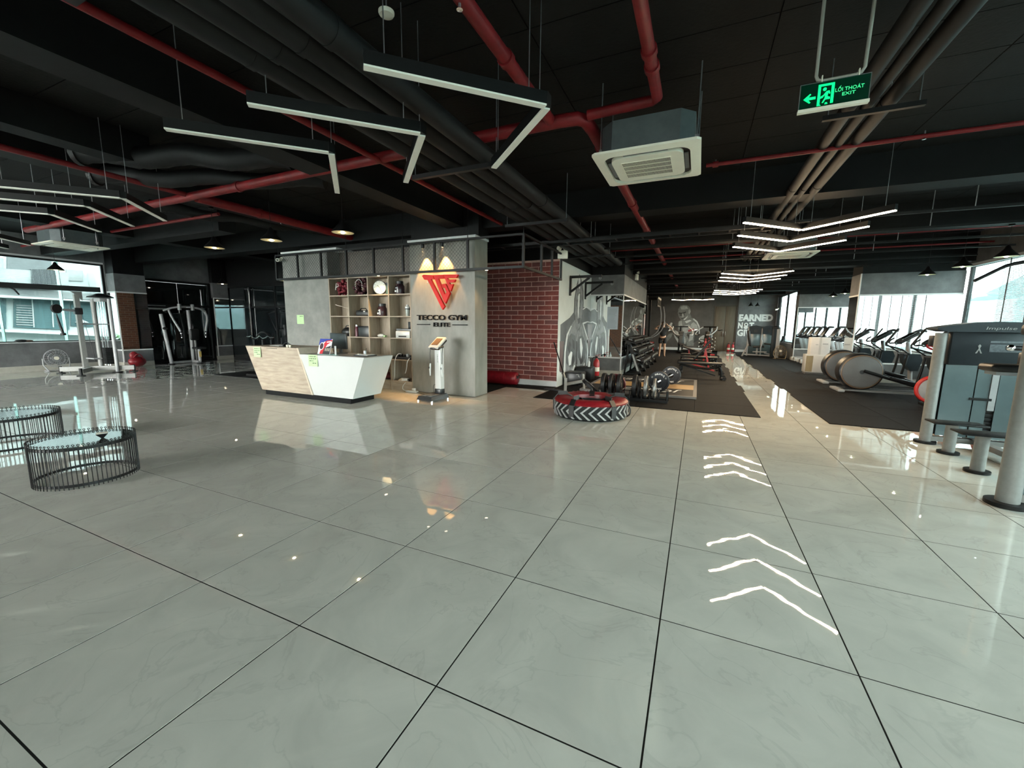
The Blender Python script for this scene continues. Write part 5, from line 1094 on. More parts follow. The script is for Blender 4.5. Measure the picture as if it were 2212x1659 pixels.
# ------------------------------------------------------------------ pull-up rig, ropes and tall banner behind the racks
t = thing('pull_up_rig', 'black wall rig with a slatted top frame past the mirrored wall', 'rig', (-2.1, 18.6, .012))
for y in (0, 1.5): obj('post', B(-.04, .04, y - .04, y + .04, 0, 2.75), M_DARKST, t)
for k in range(8): obj('rung', MB().cyl((-.5, .05 + k*.2, 2.66), (.42, .05 + k*.2, 2.66), .018, 8), M_DARKST, t)
obj('top_frame', B(-.54, -.46, -.04, 1.54, 2.35, 2.75).box(.40, .46, -.04, 1.54, 2.62, 2.70).box(.40, .46, -.04, 1.54, 2.3, 2.36), M_DARKST, t)
for k in range(6): obj('slat', B(.41, .45, .02 + k*.28, .07 + k*.28, 2.36, 2.62), M_DARKST, t)
for k in (0, 1):
    tag(obj('battle_rope', MB().tube([(-1.55 + .12*k, 18.75 + .15*k, 2.3), (-1.48 + .14*k, 18.7, 1.9), (-1.50 + .14*k, 18.66, 1.4), (-1.75 + .12*k, 18.65, 1.05), (-2.2 + .1*k, 18.7, .9)], .022, 8, smooth=2), mat('grey_rope', (.26, .25, .25), .7, noise=.15, nscale=40)), 'pale rope hanging in a long curve from the black rig, %s' % ('inner one', 'outer one')[k], 'rope', 'ropes on the rig')
t = thing('wall_banner', 'narrow red and white upright banner on the far end of the mirrored wall', 'banner', (-2.012, 17.35, 1.0)); obj('panel', B(0, .015, -.15, .15, 0, .95), M_REDM, t); obj('border', B(.0, .02, -.16, -.13, 0, .95).box(0, .02, .13, .16, 0, .95).box(0, .02, -.13, .13, .92, .95), M_WHITE, t); obj('white_field', B(.012, .019, -.06, .06, .38, .85), M_WHITE, t)
t = thing('notice_board', 'pale blue notice sheet on the front mirror of the mid column', 'notice', (-2.32, 12.268, 1.36)); obj('sheet', B(-.16, .16, -.004, .0, 0, .66), mat('notice_blue', (.44, .50, .56), .5, noise=.04), t)
ln = MB(); rnd = random.Random(4)
for k in range(15): ln.box(-.13, .13 - rnd.uniform(0, .1), -.0052, -.004, .05 + k*.038, .06 + k*.038)
obj('writing', ln, mat('notice_ink', (.28, .31, .35), .6, noise=.1), t)['kind'] = 'stuff'

# ------------------------------------------------------------------ person
def skin_obj(name, pts, edges, radii, m, parent=None, sub=2, loc=(0, 0, 0), rz=0):
    me = bpy.data.meshes.new(name); me.from_pydata(pts, edges, []); o = bpy.data.objects.new(name, me); COL.objects.link(o)
    md = o.modifiers.new('s', 'SKIN'); md.use_smooth_shade = True; sv = me.skin_vertices[0].data
    for i, r in enumerate(radii): sv[i].radius = (r, r) if not isinstance(r, tuple) else r; sv[i].use_root = (i == 0)
    sb = o.modifiers.new('u', 'SUBSURF'); sb.levels = sub; sb.render_levels = sub
    dg = bpy.context.evaluated_depsgraph_get(); me2 = bpy.data.meshes.new_from_object(o.evaluated_get(dg)); bpy.data.objects.remove(o); me2.name = name
    me2.materials.clear(); me2.materials.append(m)
    for p in me2.polygons: p.use_smooth = True
    n = bpy.data.objects.new(name, me2); COL.objects.link(n); n.location = loc; n.rotation_euler = (0, 0, rz)
    if parent: n.parent = parent
    return n
V = [(0, 0, .93), (0, .01, 1.12), (0, .0, 1.30), (0, .0, 1.40), (0, -.01, 1.47), (0, -.015, 1.56), (0, -.01, 1.64)]
Rr = [(.13, .095), (.115, .085), (.13, .09), (.075, .065), .048, (.072, .085), (.055, .07)]
Ed = [(0, 1), (1, 2), (2, 3), (3, 4), (4, 5), (5, 6)]
for s in (-1, 1):
    b = len(V)
    V += [(s*.17, 0, 1.345), (s*.40, -.04, 1.33), (s*.30, -.18, 1.44), (s*.19, -.20, 1.50)]; Rr += [.052, .036, .028, .022]; Ed += [(2, b), (b, b+1), (b+1, b+2), (b+2, b+3)]
    hb = len(V)
    V += [(s*.15, -.20, 1.535)]; Rr += [(.016, .028)]; Ed += [(b+3, hb)]
    for k in range(4):
        f = len(V); V += [(s*(.13 - .002*k), -.222 + .017*k, 1.575 - .004*abs(k - 1.5)), (s*.105, -.222 + .017*k, 1.605 - .006*abs(k - 1.5))]; Rr += [.0085, .0075]; Ed += [(hb, f), (f, f + 1)]
    f = len(V); V += [(s*.165, -.17, 1.56), (s*.14, -.16, 1.585)]; Rr += [.0095, .008]; Ed += [(hb, f), (f, f + 1)]
    b = len(V)
    V += [(s*.095, 0, .86), (s*.10, -.01, .50), (s*.115, .02, .28), (s*.115, .02, .09), (s*.12, -.05, .035), (s*.125, -.15, .025)]; Rr += [.085, .055, .056, .036, (.036, .032), (.036, .02)]; Ed += [(0, b)] + [(b+i, b+i+1) for i in range(5)]
person = skin_obj('person', V, Ed, Rr, M_SKIN, None, 1, (-1.55, 21.2, .012), .15)
tag(person, 'person in black top and shorts with both hands raised beside the head', 'person')
skin_obj('shirt', [(0, 0, .90), (0, .01, 1.12), (0, 0, 1.31), (0, 0, 1.41), (-.18, 0, 1.345), (-.30, -.02, 1.335), (.18, 0, 1.345), (.30, -.02, 1.335)], [(0, 1), (1, 2), (2, 3), (2, 4), (4, 5), (2, 6), (6, 7)], [(.15, .115), (.14, .105), (.15, .11), (.085, .075), .07, .062, .07, .062], M_CLOTH, person, 1)
skin_obj('shorts', [(0, 0, 1.0), (-.1, 0, .86), (-.105, -.005, .60), (.1, 0, .86), (.105, -.005, .60)], [(0, 1), (1, 2), (0, 3), (3, 4)], [(.15, .115), .105, .095, .105, .095], M_CLOTH, person, 1)
hr = MB(); hr.sph((0, .012, 1.60), .1, 16, 10, (.92, 1.02, 1.05)); hr.sph((0, .07, 1.50), .075, 14, 8, (1.0, .55, 1.5)); obj('hair', hr, M_HAIR, person, 80)
fc = MB(); fc.sph((0, -.105, 1.555), .014, 8, 6, (1, 1.2, 1.4)); fc.sph((-.085, -.01, 1.56), .018, 8, 6, (.5, 1, 1.4)); fc.sph((.085, -.01, 1.56), .018, 8, 6, (.5, 1, 1.4)); obj('nose_and_ears', fc, M_SKIN, person, 60)
for s in (-1, 1): obj('eye', MB().sph((s*.03, -.092, 1.585), .011, 8, 6), M_TXTW, person, 60)
obj('mouth', B(-.022, .022, -.098, -.09, 1.515, 1.522), mat('lips', (.32, .10, .09), .5, noise=.05), person)
t = thing('floor_sign', 'small red and white sign stand on the floor beside the person', 'sign', (-1.95, 20.1, .012)); obj('frame', B(-.12, .12, -.12, .12, 0, .04).box(-.12, -.10, -.02, .02, .04, .75).box(.10, .12, -.02, .02, .04, .75), M_DARKST, t); obj('sign', B(-.1, .1, -.03, -.02, .3, .74), M_REDM, t); obj('print', B(-.06, .06, -.034, -.03, .5, .7), M_WHITE, t)
# ------------------------------------------------------------------ left side machines
t = thing('cable_crossover', 'silver cable crossover machine with a long top beam before the side window', 'gym machine', (-15.25, 5.85, 0))
obj('base_beam', MB().bar((-.75, -.78, .12), (.30, .42, .12), .10, .12), M_SILV, t); obj('base_beam', MB().bar((.42, -.78, .12), (-.35, -.30, .10), .09, .11), M_SILV, t)
for (x, y) in ((-.75, -.78), (.42, -.78), (.28, .40)): obj('foot', MB().cyl((x, y, .015), (x, y, .2), .035, 12).cyl((x, y, 0), (x, y, .018), .09, 16), M_DARKST, t)
obj('column', MB().bar((-.30, -.42, .1), (-.30, -.42, 2.16), .10, .10), M_SILV, t, ); obj('tower_post', MB().cyl((.16, .08, 0), (.16, .08, 2.06), .045, 14), M_SILVW, t, 40); obj('tower_post', MB().cyl((-.22, -.12, .1), (-.22, -.12, 2.06), .055, 14), M_SILV, t, 40)
obj('post_base', MB().cyl((.16, .08, 0), (.16, .08, .02), .11, 18), M_DARKST, t)
obj('tower_cap', MB().lathe([(0, 2.22), (.1, 2.2), (.27, 2.12), (.28, 2.09), (0, 2.09)], 22, c=(-.03, -.02, 0)), M_PLAS, t, 40); obj('tower_band', B(-.22, .17, -.12, .08, 1.98, 2.08, c=.02), M_SILVW, t)
for dx in (-.09, -.01, .06): obj('guide_rod', MB().cyl((dx, -.04 + dx*.3, .2), (dx, -.04 + dx*.3, 2.05), .012, 8), M_CHROME, t)
for k in range(9): obj('weight_plate_slab', B(-.12, .09, -.10, .06, .24 + k*.052, .288 + k*.052, c=.004), M_DARKST, t)
obj('shelf_bar', MB().bar((-.30, -.42, 1.36), (.16, .08, 1.36), .03, .03), M_DARKST, t)
obj('top_beam', MB().bar((.10, -.05, 2.30), (-.62, -2.9, 2.30), .09, .13), M_DARKST, t); obj('gusset', MB().prism([(-.52, 2.24), (-.30, 2.24), (-.30, 2.0), (-.36, 2.1)], 'yz', -.33, -.27), M_SILV, t)
obj('far_column', MB().bar((-.60, -2.8, .1), (-.60, -2.8, 2.24), .10, .10), M_SILV, t); obj('far_foot', B(-.95, -.25, -2.87, -2.73, 0, .08), M_SILV, t)
obj('chin_grip', MB().tube([(-.35, -1.62, 2.28), (-.20, -1.55, 2.2), (-.08, -1.52, 2.08)], .018, 8), M_DARKST, t)
cg = obj('pulley_carriage', B(-.37, -.23, -.50, -.34, 1.62, 1.80, c=.01), M_PLAS, t); obj('swivel_arm', MB().bar((-.3, -.5, 1.72), (-.25, -.74, 1.74), .05, .06), M_SILVW, cg); obj('pulley', MB().cyl((-.27, -.86, 1.76), (-.22, -.84, 1.76), .12, 20), M_RUBB, cg, 40)
obj('grip_rope', MB().tube([(-.25, -.86, 1.62), (-.24, -.84, 1.4), (-.22, -.80, 1.12)], [.012, .028, .03], 10), M_RUBB, t, 60); obj('grip_stop', MB().cyl((-.22, -.8, 1.12), (-.218, -.795, 1.06), .055, 14), M_RUBB, t, 40)
obj('cable', MB().cyl((-.26, -.2, .3), (-.28, -.36, 1.7), .005, 6).cyl((-.25, -.86, 1.7), (-.25, -.86, 1.62), .005, 6), M_DARKST, t)
obj('sill_frame', MB().tube([(-.30, -.42, .42), (-.1, -.3, .40), (-.1, -.12, .40)], .02, 8), M_SILVW, t)

t = thing('floor_fan', 'round grey floor fan standing under the side window', 'fan', (-16.75, 5.25, 0), PI/2)
def fan(t, m):
    obj('guard', MB().torus((0, 0, .38), .25, .008, 'Y', 32, 6).torus((0, -.04, .38), .17, .005, 'Y', 28, 5).torus((0, -.045, .38), .09, .005, 'Y', 24, 5).torus((0, .06, .38), .22, .006, 'Y', 28, 5), m, t, 60)
    sp = MB()
    for k in range(20): a = 2*PI*k/20; sp.tube([(.05*math.cos(a), -.06, .38 + .05*math.sin(a)), (.17*math.cos(a), -.045, .38 + .17*math.sin(a)), (.25*math.cos(a), 0, .38 + .25*math.sin(a)), (.2*math.cos(a), .07, .38 + .2*math.sin(a))], .003, 4)
    obj('guard_wire', sp, m, t)['kind'] = 'stuff'
    for k in range(5): a = 2*PI*k/5; obj('blade', MB().obox((.12*math.cos(a), 0, .38 + .12*math.sin(a)), (.17, .012, .1), Matrix.Rotation(-a, 4, 'Y') @ Matrix.Rotation(.4, 4, 'X')), M_GREYP, t)
    obj('hub', MB().cyl((0, -.06, .38), (0, .02, .38), .05, 18), M_OFFW, t, 40); obj('motor', MB().cyl((0, .02, .38), (0, .18, .38), .07, 18), M_GREYP, t, 40)
    obj('stand', MB().tube([(-.2, -.1, .02), (-.27, 0, .2), (-.27, 0, .38)], .014, 8).tube([(.2, -.1, .02), (.27, 0, .2), (.27, 0, .38)], .014, 8).tube([(-.2, -.1, .02), (-.2, .2, .02), (.2, .2, .02), (.2, -.1, .02)], .014, 8), m, t, 60)
fan(t, M_SILVW)
t = thing('floor_fan', 'round brass coloured floor fan beside the far machine', 'fan', (3.55, 22.55, .012), .2); fan(t, mat('pale_brass', (.32, .25, .16), .4, metal=.4, noise=.1))
t = thing('red_gym_bag', 'red bag slumped on the floor by the side pillar', 'bag', (-16.5, 7.0, 0)); obj('body', MB().sph((0, 0, .16), .24, 16, 9, (.6, 1.0, .68)), M_REDV, t, 60); obj('top_roll', MB().sph((0, -.07, .36), .13, 14, 8, (.6, .9, 1.0)), M_REDV, t, 60); obj('handle', MB().tube([(.1, -.12, .3), (.16, -.05, .42), (.16, .05, .38), (.1, .12, .25)], .015, 6, smooth=1), mat('dark_red_strap', (.2, .01, .015), .6, noise=.1), t, 60)
t = thing('tea_tray', 'dark pot and glasses standing on the window sill corner', 'pot', (-17.16, 6.5, .836)); obj('pot', MB().lathe([(0, 0), (.03, 0), (.035, .05), (.03, .12), (0, .12)], 16), M_PLAS, t, 40)
for s in (-.1, .1): obj('glass', MB().lathe([(0, 0), (.025, 0), (.028, .09), (.025, .09), (.022, .005), (0, .005)], 14, c=(0, s, 0)), M_EDGE, t, 40)
t = thing('sill_cloth', 'dark crumpled cloth lying on the window sill', 'cloth', (-17.15, 4.75, .836)); obj('fold', MB().sph((0, 0, .04), .08, 12, 7, (.45, 1.6, .6)), M_PAD, t, 60); obj('fold', MB().sph((0, .14, .035), .06, 12, 7, (.5, 1.5, .6)), mat('brown_cloth', (.07, .045, .035), .8, noise=.2), t, 60)

t = thing('chest_fly_machine', 'silver chest fly machine with hanging arms before the black doors', 'gym machine', (-16.45, 8.55, 0))
obj('mast', MB().tube([(-.1, .1, 0), (-.1, .1, 1.0), (-.06, .06, 1.86)], .055, 12), M_SILVW, t, 50); obj('side_post', MB().cyl((.0, -.62, 0), (-.15, -.72, 1.70), .055, 12), M_SILVW, t, 50); obj('side_post_base', MB().cyl((0, -.62, 0), (0, -.62, .03), .09, 16), M_DARKST, t)
obj('rear_post', MB().cyl((-.25, .30, .02), (-.25, .30, 1.0), .04, 10), M_SILV, t, 50)
obj('base', MB().bar((-.12, .08, .05), (.42, .02, .05), .09, .08).bar((.0, -.6, .05), (-.1, .1, .05), .07, .07), M_SILVW, t); obj('base_foot', MB().cyl((.42, .02, 0), (.42, .02, .03), .1, 16), M_DARKST, t)
obj('cross_head', MB().tube([(-.2, -.62, 1.82), (-.05, -.35, 1.95), (.0, .05, 1.97), (.0, .4, 1.93), (-.05, .62, 1.82)], .035, 10, smooth=1), M_SILVW, t, 60); obj('pivot', MB().cyl((.0, .18, 1.85), (.0, .18, 2.06), .055, 14).cyl((.0, -.22, 1.85), (.0, -.22, 2.06), .055, 14), M_SILVW, t, 50)
for y, s in ((-.50, 1), (.62, -1)):
    a = obj('swing_arm', MB().tube([(-.1, y, 1.84), (.05, y, 1.6), (.12, y + .12*s, 1.25), (.16, y + .16*s, 1.12)], .036, 10, smooth=1), M_SILVW, t, 60); obj('grip', MB().cyl((.16, y + .16*s, 1.12), (.17, y + .18*s, .92), .022, 10), M_RUBB, a); obj('grip_ring', MB().cyl((.165, y + .17*s, 1.06), (.165, y + .17*s, 1.04), .028, 12).cyl((.17, y + .18*s, .92), (.17, y + .18*s, .90), .028, 12), M_CHROME, a)
obj('backrest', MB().obox((.0, .16, 1.0), (.09, .28, .40), Matrix.Rotation(.06, 4, 'Y'), .04), M_PAD, t, 60); obj('seat', B(.2, .52, -.08, .24, .50, .57, c=.03), M_PAD, t, 60); obj('seat_post', MB().cyl((.38, .06, .06), (.38, .06, .5), .045, 12), M_SILVW, t); obj('placard', B(.42, .425, .02, .10, .22, .42), mat('yellow_card', (.55, .42, .12), .5, noise=.1), t)
obj('weight_tower', B(-.55, -.28, -.3, .3, .03, 1.75, c=.03), M_DGLASS, t); obj('adjust_knob', MB().sph((.02, -.72, 1.22), .06, 12, 7, (.7, 1.3, .8)), M_RUBB, t, 60)

t = thing('curl_bar_rack', 'black rack holding a chrome curl bar beyond the counter end', 'rack', (-10.75, 7.35, .012))
for s in (-.35, .0, .35): obj('post', B(s - .03, s + .03, -.03, .03, 0, .98), M_DARKST, t)
obj('base', B(-.45, .45, -.25, .25, 0, .05), M_DARKST, t); obj('top_hump', MB().tube([(-.35, .05, .98), (-.2, .05, 1.16), (.05, .05, 1.2), (.3, .05, 1.0)], .03, 8, smooth=1), M_DARKST, t, 60)
tag(obj('curl_bar', MB().tube([(-11.32, 7.28, 1.07), (-11.2, 7.28, 1.07), (-11.12, 7.28, 1.10), (-11.02, 7.28, 1.04), (-10.9, 7.28, 1.035), (-10.78, 7.28, 1.10), (-10.66, 7.28, 1.035), (-10.55, 7.28, 1.05), (-10.45, 7.28, 1.10), (-10.36, 7.28, 1.07), (-10.22, 7.28, 1.07)], .014, 8), M_CHROME), 'chrome zigzag curl bar resting on the black rack', 'curl bar')
t = thing('exercise_ball', 'black exercise ball beside the curl bar rack', 'ball', (-10.2, 7.55, .262)); obj('ball', MB().sph((0, 0, 0), .25, 20, 12), M_RUBB, t, 60); obj('valve', MB().cyl((0, -.25, .02), (0, -.253, .02), .012, 8), M_GREYP, t)

# ------------------------------------------------------------------ right side: selectorised machines
M_ACRY = mat('smoked_acrylic', (.085, .125, .135), .22, spec=.6, noise=.12, nscale=2, coat=.3)
t = thing('weight_stack_machine', 'weight stack machine with grey round posts and a dark branded header', 'gym machine', (2.79, 6.93, 0))
for x in (0, .92): obj('post', MB().cyl((x, 0, .0), (x, 0, 1.42), .06, 20), M_SILV, t, 40); obj('post_base', MB().cyl((x, 0, 0), (x, 0, .03), .11, 22), M_DARKST, t, 40)
hd = MB(); arc = [(-.10 + 1.12*i/12, 1.485 + .075*math.sin(PI*i/12)) for i in range(13)]
hd.prism([(-.10, 1.46)] + arc + [(1.02, 1.46), (.92, 1.435), (.0, 1.435)], 'xz', -.14, .16); ho = obj('header', hd, M_BLUEP, t, 40)
text('lettering', 'Impulse', .1, M_LIGHTG, ho, (.33, -.142, 1.455), FACE_CAM, .001, shear=.15, fit=(.26, .045))
pn = obj('instruction_panel', B(.075, .86, -.07, .04, 1.03, 1.435, c=.01), M_BLUEP, t)
obj('placard_print', B(.42, .82, -.073, -.07, 1.31, 1.33).box(.42, .82, -.073, -.07, 1.2, 1.29), mat('placard_grey', (.12, .14, .16), .4, noise=.3, nscale=40), pn); obj('figure_print', MB().prism([(.30, 1.18), (.325, 1.24), (.315, 1.27), (.33, 1.29), (.345, 1.27), (.335, 1.24), (.36, 1.18), (.345, 1.18), (.33, 1.22), (.315, 1.18)], 'xz', -.0735, -.07), M_LIGHTG, pn)
obj('guard_panel', B(.07, .36, -.04, -.03, .12, 1.03), M_ACRY, t); obj('guard_panel', B(.375, .50, -.035, -.025, .12, 1.03), M_ACRY, t); obj('guide_strip', B(.505, .565, -.045, -.035, .48, 1.03), M_SILVW, t); obj('guard_panel', B(.575, .86, -.04, -.03, .12, 1.03), M_ACRY, t)
for k in range(10): obj('weight_slab', B(.30, .66, -.02, .12, .14 + k*.05, .186 + k*.05, c=.004), M_DARKST, t)
obj('selector', B(.33, .53, -.05, -.02, .60, .63), M_DARKST, t); obj('shroud_back', B(.06, .86, .13, .15, .1, 1.03), M_BLUEP, t)
for x in (.43, .53): obj('guide_rod', MB().cyl((x, .04, .1), (x, .04, 1.03), .012, 8), M_CHROME, t)
obj('base_frame', B(.0, .92, -.05, .05, .04, .10).box(.42, .5, -1.3, .1, .05, .11), M_SILV, t)
bar_ = obj('press_bar', MB().cyl((.42, -.42, 1.265), (1.2, -.42, 1.255), .028, 12), M_PLAS, t, 40)
for x in (.42, .86): obj('end_cap', MB().sph((x, -.43, 1.265), .04, 12, 8), M_CHROME, bar_, 60)
obj('lever', MB().tube([(1.0, -.42, 1.26), (1.05, -.2, 1.3), (.92, .0, 1.3)], .03, 8), M_PLAS, t, 60)
for k, (x, y, z) in enumerate(((.02, -.50, .36), (-.06, -1.24, .40))):
    c_ = obj('pad_column', MB().cyl((x, y, .02), (x, y, z), .055, 18), M_SILV, t, 40); obj('column_base', MB().cyl((x, y, 0), (x, y, .028), .10, 22), M_DARKST, c_, 40); obj('foot_board', B(x - .21, x + .27, y - .12, y + .12, z, z + .022, c=.01), M_DARKST, c_)
t = thing('weight_stack_machine', 'second weight stack machine with a thick grey round post and arm pads', 'gym machine', (2.47, 4.70, 0))
obj('post', MB().cyl((0, 0, 0), (0, 0, 1.45), .072, 24), M_SILV, t, 40); obj('post_base', MB().cyl((0, 0, 0), (0, 0, .035), .135, 26), M_DARKST, t, 40); obj('post', MB().cyl((.95, .05, 0), (.95, .05, 1.45), .072, 24), M_SILV, t, 40); obj('post_base', MB().cyl((.95, .05, 0), (.95, .05, .035), .135, 26), M_DARKST, t, 40)
obj('guard_panel', B(.09, .86, .03, .04, .05, 1.05), M_ACRY, t); obj('header', B(-.05, 1.0, -.08, .14, 1.42, 1.52, c=.03), M_BLUEP, t); obj('instruction_panel', B(.08, .87, -.02, .05, 1.06, 1.42, c=.01), M_BLUEP, t)
obj('arm_pad', B(.02, .46, -.02 + .55, .22 + .55, 1.08, 1.15, c=.03), M_PAD, t, 60); obj('arm_plate', B(.06, .36, .55, .72, 1.05, 1.08), M_SILVW, t); obj('pad_block', B(.3, .6, .5, .8, 1.12, 1.26, c=.02), M_PLAS, t); obj('pad_arm', MB().bar((.3, .08, 1.0), (.3, .6, 1.06), .05, .05), M_SILV, t)
obj('rocker_arm', MB().tube([(.25, .5, .98), (.45, .42, .9), (.55, .35, .75)], .02, 8), M_SILVW, t, 60); obj('base_frame', B(.0, .95, .0, .06, .04, .1), M_SILV, t)
obj('tower', B(.42, .54, -.04, .08, 1.5, 2.32), M_PLAS, t); obj('boom', MB().bar((.48, .02, 2.3), (.55, .95, 2.34), .08, .08), M_PLAS, t); obj('pull_cable', MB().cyl((.55, .95, 2.3), (.55, .95, 2.14), .005, 6), M_DARKST, t)
obj('lat_bar', MB().tube([(-.02, .95, 1.94), (.10, .95, 2.02), (.20, .95, 2.085), (.34, .95, 2.115), (.55, .95, 2.13), (.78, .95, 2.11), (.98, .95, 2.04), (1.1, .95, 1.96)], .016, 8, smooth=1), M_DARKST, t, 60)

# ------------------------------------------------------------------ ellipticals
def elliptical(label, x, y):
    t = thing('elliptical_trainer', label, 'elliptical', (x, y, .012))
    # runs along +x, drive wheel at the back (x=.38)
    obj('wheel_housing', MB().lathe([(0, -.18), (.37, -.18), (.42, -.14), (.43, 0), (.42, .14), (.37, .18), (0, .18)], 40, c=(.42, 0, .47), axis='Y'), M_PLAS, t, 40)
    wd = obj('wheel_disc', MB().lathe([(0, -.205), (.33, -.2), (.36, -.19), (.36, -.17), (0, -.17)], 40, c=(.42, 0, .47), axis='Y'), mat('disc_grey', (.115, .118, .12), .4, noise=.08, nscale=5), t, 40); obj('hub', MB().cyl((.42, -.22, .47), (.42, -.2, .47), .045, 18), M_PLAS, wd); obj('accent', MB().lathe([(.365, -.188), (.385, -.18), (.385, -.172), (.365, -.176)], 40, c=(.42, 0, .47), axis='Y', closed=True), mat('bronze_trim', (.16, .10, .055), .4, noise=.05), wd)
    obj('wheel_disc', MB().lathe([(0, .205), (.33, .2), (.36, .19), (.36, .17), (0, .17)], 40, c=(.42, 0, .47), axis='Y'), M_GREYP, t, 40)
    obj('rear_stabiliser', B(-.02, .12, -.34, .34, 0, .06, c=.02), M_SILVW, t); obj('floor_rail', B(.05, 1.95, -.20, -.16, .02, .06), M_GREYP, t); obj('floor_rail', B(.05, 1.95, .16, .20, .02, .06), M_GREYP, t); obj('front_stabiliser', B(1.85, 1.98, -.32, .32, 0, .07, c=.02), M_SILVW, t)
    for s, dz in ((-1, 0), (1, .12)):
        obj('pedal_arm', MB().tube([(.45, s*.23, .50 + dz), (.95, s*.23, .34 + dz), (1.55, s*.23, .16 + dz*.5)], .035, 8), M_DARKST, t, 60); obj('foot_plate', MB().obox((1.12, s*.23, .33 + dz*.8), (.42, .16, .05), Matrix.Rotation(.24, 4, 'Y'), .015), M_PLAS, t)
        obj('swing_lever', MB().tube([(1.55, s*.23, .16 + dz*.5), (1.60, s*.24, .5), (1.64, s*.24, .86)], .028, 8), M_DARKST, t, 60)
        obj('moving_handle', MB().tube([(1.64, s*.24, .86), (1.52, s*.26, .95), (1.28 + .1*s, s*.27, 1.05), (1.28 + .1*s, s*.27, 1.10), (1.42 + .1*s, s*.27, 1.36), (1.48 + .1*s, s*.27, 1.46)], .018, 8), M_DARKST, t, 60)
    obj('upright', MB().tube([(1.85, 0, .05), (1.80, 0, .6), (1.70, 0, 1.12)], .045, 12), M_SILVW, t, 60)
    obj('motor_shroud', MB().prism([(1.60, .84), (1.92, .84), (1.98, .7), (1.92, .42), (1.78, .42), (1.64, .62)], 'xz', -.12, .12), M_BLUEP, t); obj('pivot_bar', MB().cyl((1.64, -.28, .84), (1.64, .28, .84), .03, 10), M_DARKST, t)
    cs = MB(); cs.obox((1.68, 0, 1.24), (.42, .34, .07), Matrix.Rotation(-.62, 4, 'Y'), .02); obj('console', cs, M_PLAS, t); obj('console_hood', MB().tube([(1.78, -.02, 1.37), (1.9, 0, 1.42), (2.02, 0, 1.40)], [.03, .035, .025], 8), M_PLAS, t, 60); sc2 = MB(); sc2.obox((1.655, 0, 1.275), (.3, .26, .01), Matrix.Rotation(-.62, 4, 'Y')); obj('screen', sc2, M_DGLASS, t)
    obj('fixed_grip', MB().tube([(1.52, -.18, 1.10), (1.38, -.18, 1.08), (1.40, -.17, 1.16), (1.48, -.17, 1.22)], .017, 8, smooth=1).tube([(1.52, .18, 1.10), (1.38, .18, 1.08), (1.40, .17, 1.16), (1.48, .17, 1.22)], .017, 8, smooth=1), M_DARKST, t, 60)
elliptical('elliptical trainer with a large grey rear wheel, nearer the weight stack machine', 3.04, 11.90); elliptical('elliptical trainer with a large grey rear wheel, just before the mirrored pillar', 3.10, 13.42)
t = thing('spin_bike', 'spin bike with a red rimmed flywheel behind the weight stack machine', 'bike', (4.12, 10.25, .012))
obj('flywheel', MB().lathe([(0, -.03), (.20, -.03), (.215, -.02), (.215, .02), (.20, .03), (0, .03)], 36, c=(0, 0, .32), axis='Y'), M_SILVW, t, 40); obj('rim', MB().torus((0, 0, .32), .235, .035, 'Y', 40, 8), mat('signal_red', (.55, .03, .025), .35, noise=.05), t, 60); obj('hub', MB().cyl((0, -.05, .32), (0, .05, .32), .045, 16), M_DARKST, t)
obj('frame', MB().tube([(0, 0, .32), (.22, 0, .62), (.30, 0, .72), (.62, 0, .5), (1.0, 0, .08)], .04, 10).tube([(.62, 0, .5), (.78, 0, .85)], .04, 10).tube([(.0, 0, .32), (.1, 0, .12), (1.0, 0, .1)], .035, 10), M_REDM, t, 60)
obj('handle_post', MB().cyl((.24, 0, .62), (.12, 0, 1.02), .035, 12), M_SILVW, t); obj('handlebar', MB().tube([(.12, -.2, 1.02), (-.08, -.22, 1.10), (-.1, -.2, 1.16), (.1, 0, 1.05), (-.1, .2, 1.16), (-.08, .22, 1.10), (.12, .2, 1.02)], .018, 8, smooth=1), M_REDM, t, 60); obj('monitor', B(-.14, .1, -.09, .09, 1.14, 1.34, c=.015), M_PLAS, t)
obj('saddle', MB().sph((.78, 0, .92), .14, 14, 8, (1.0, .75, .35)), M_PAD, t, 60); obj('seat_post', MB().cyl((.76, 0, .82), (.78, 0, .9), .025, 10), M_CHROME, t); obj('foot_bar', B(-.08, .0, -.26, .26, 0, .05, c=.01).box(.96, 1.04, -.24, .24, 0, .05, c=.01), M_DARKST, t); obj('crank', MB().cyl((.45, -.14, .34), (.45, .14, .34), .025, 10).bar((.45, -.14, .34), (.55, -.14, .2), .02, .02), M_STEEL, t)
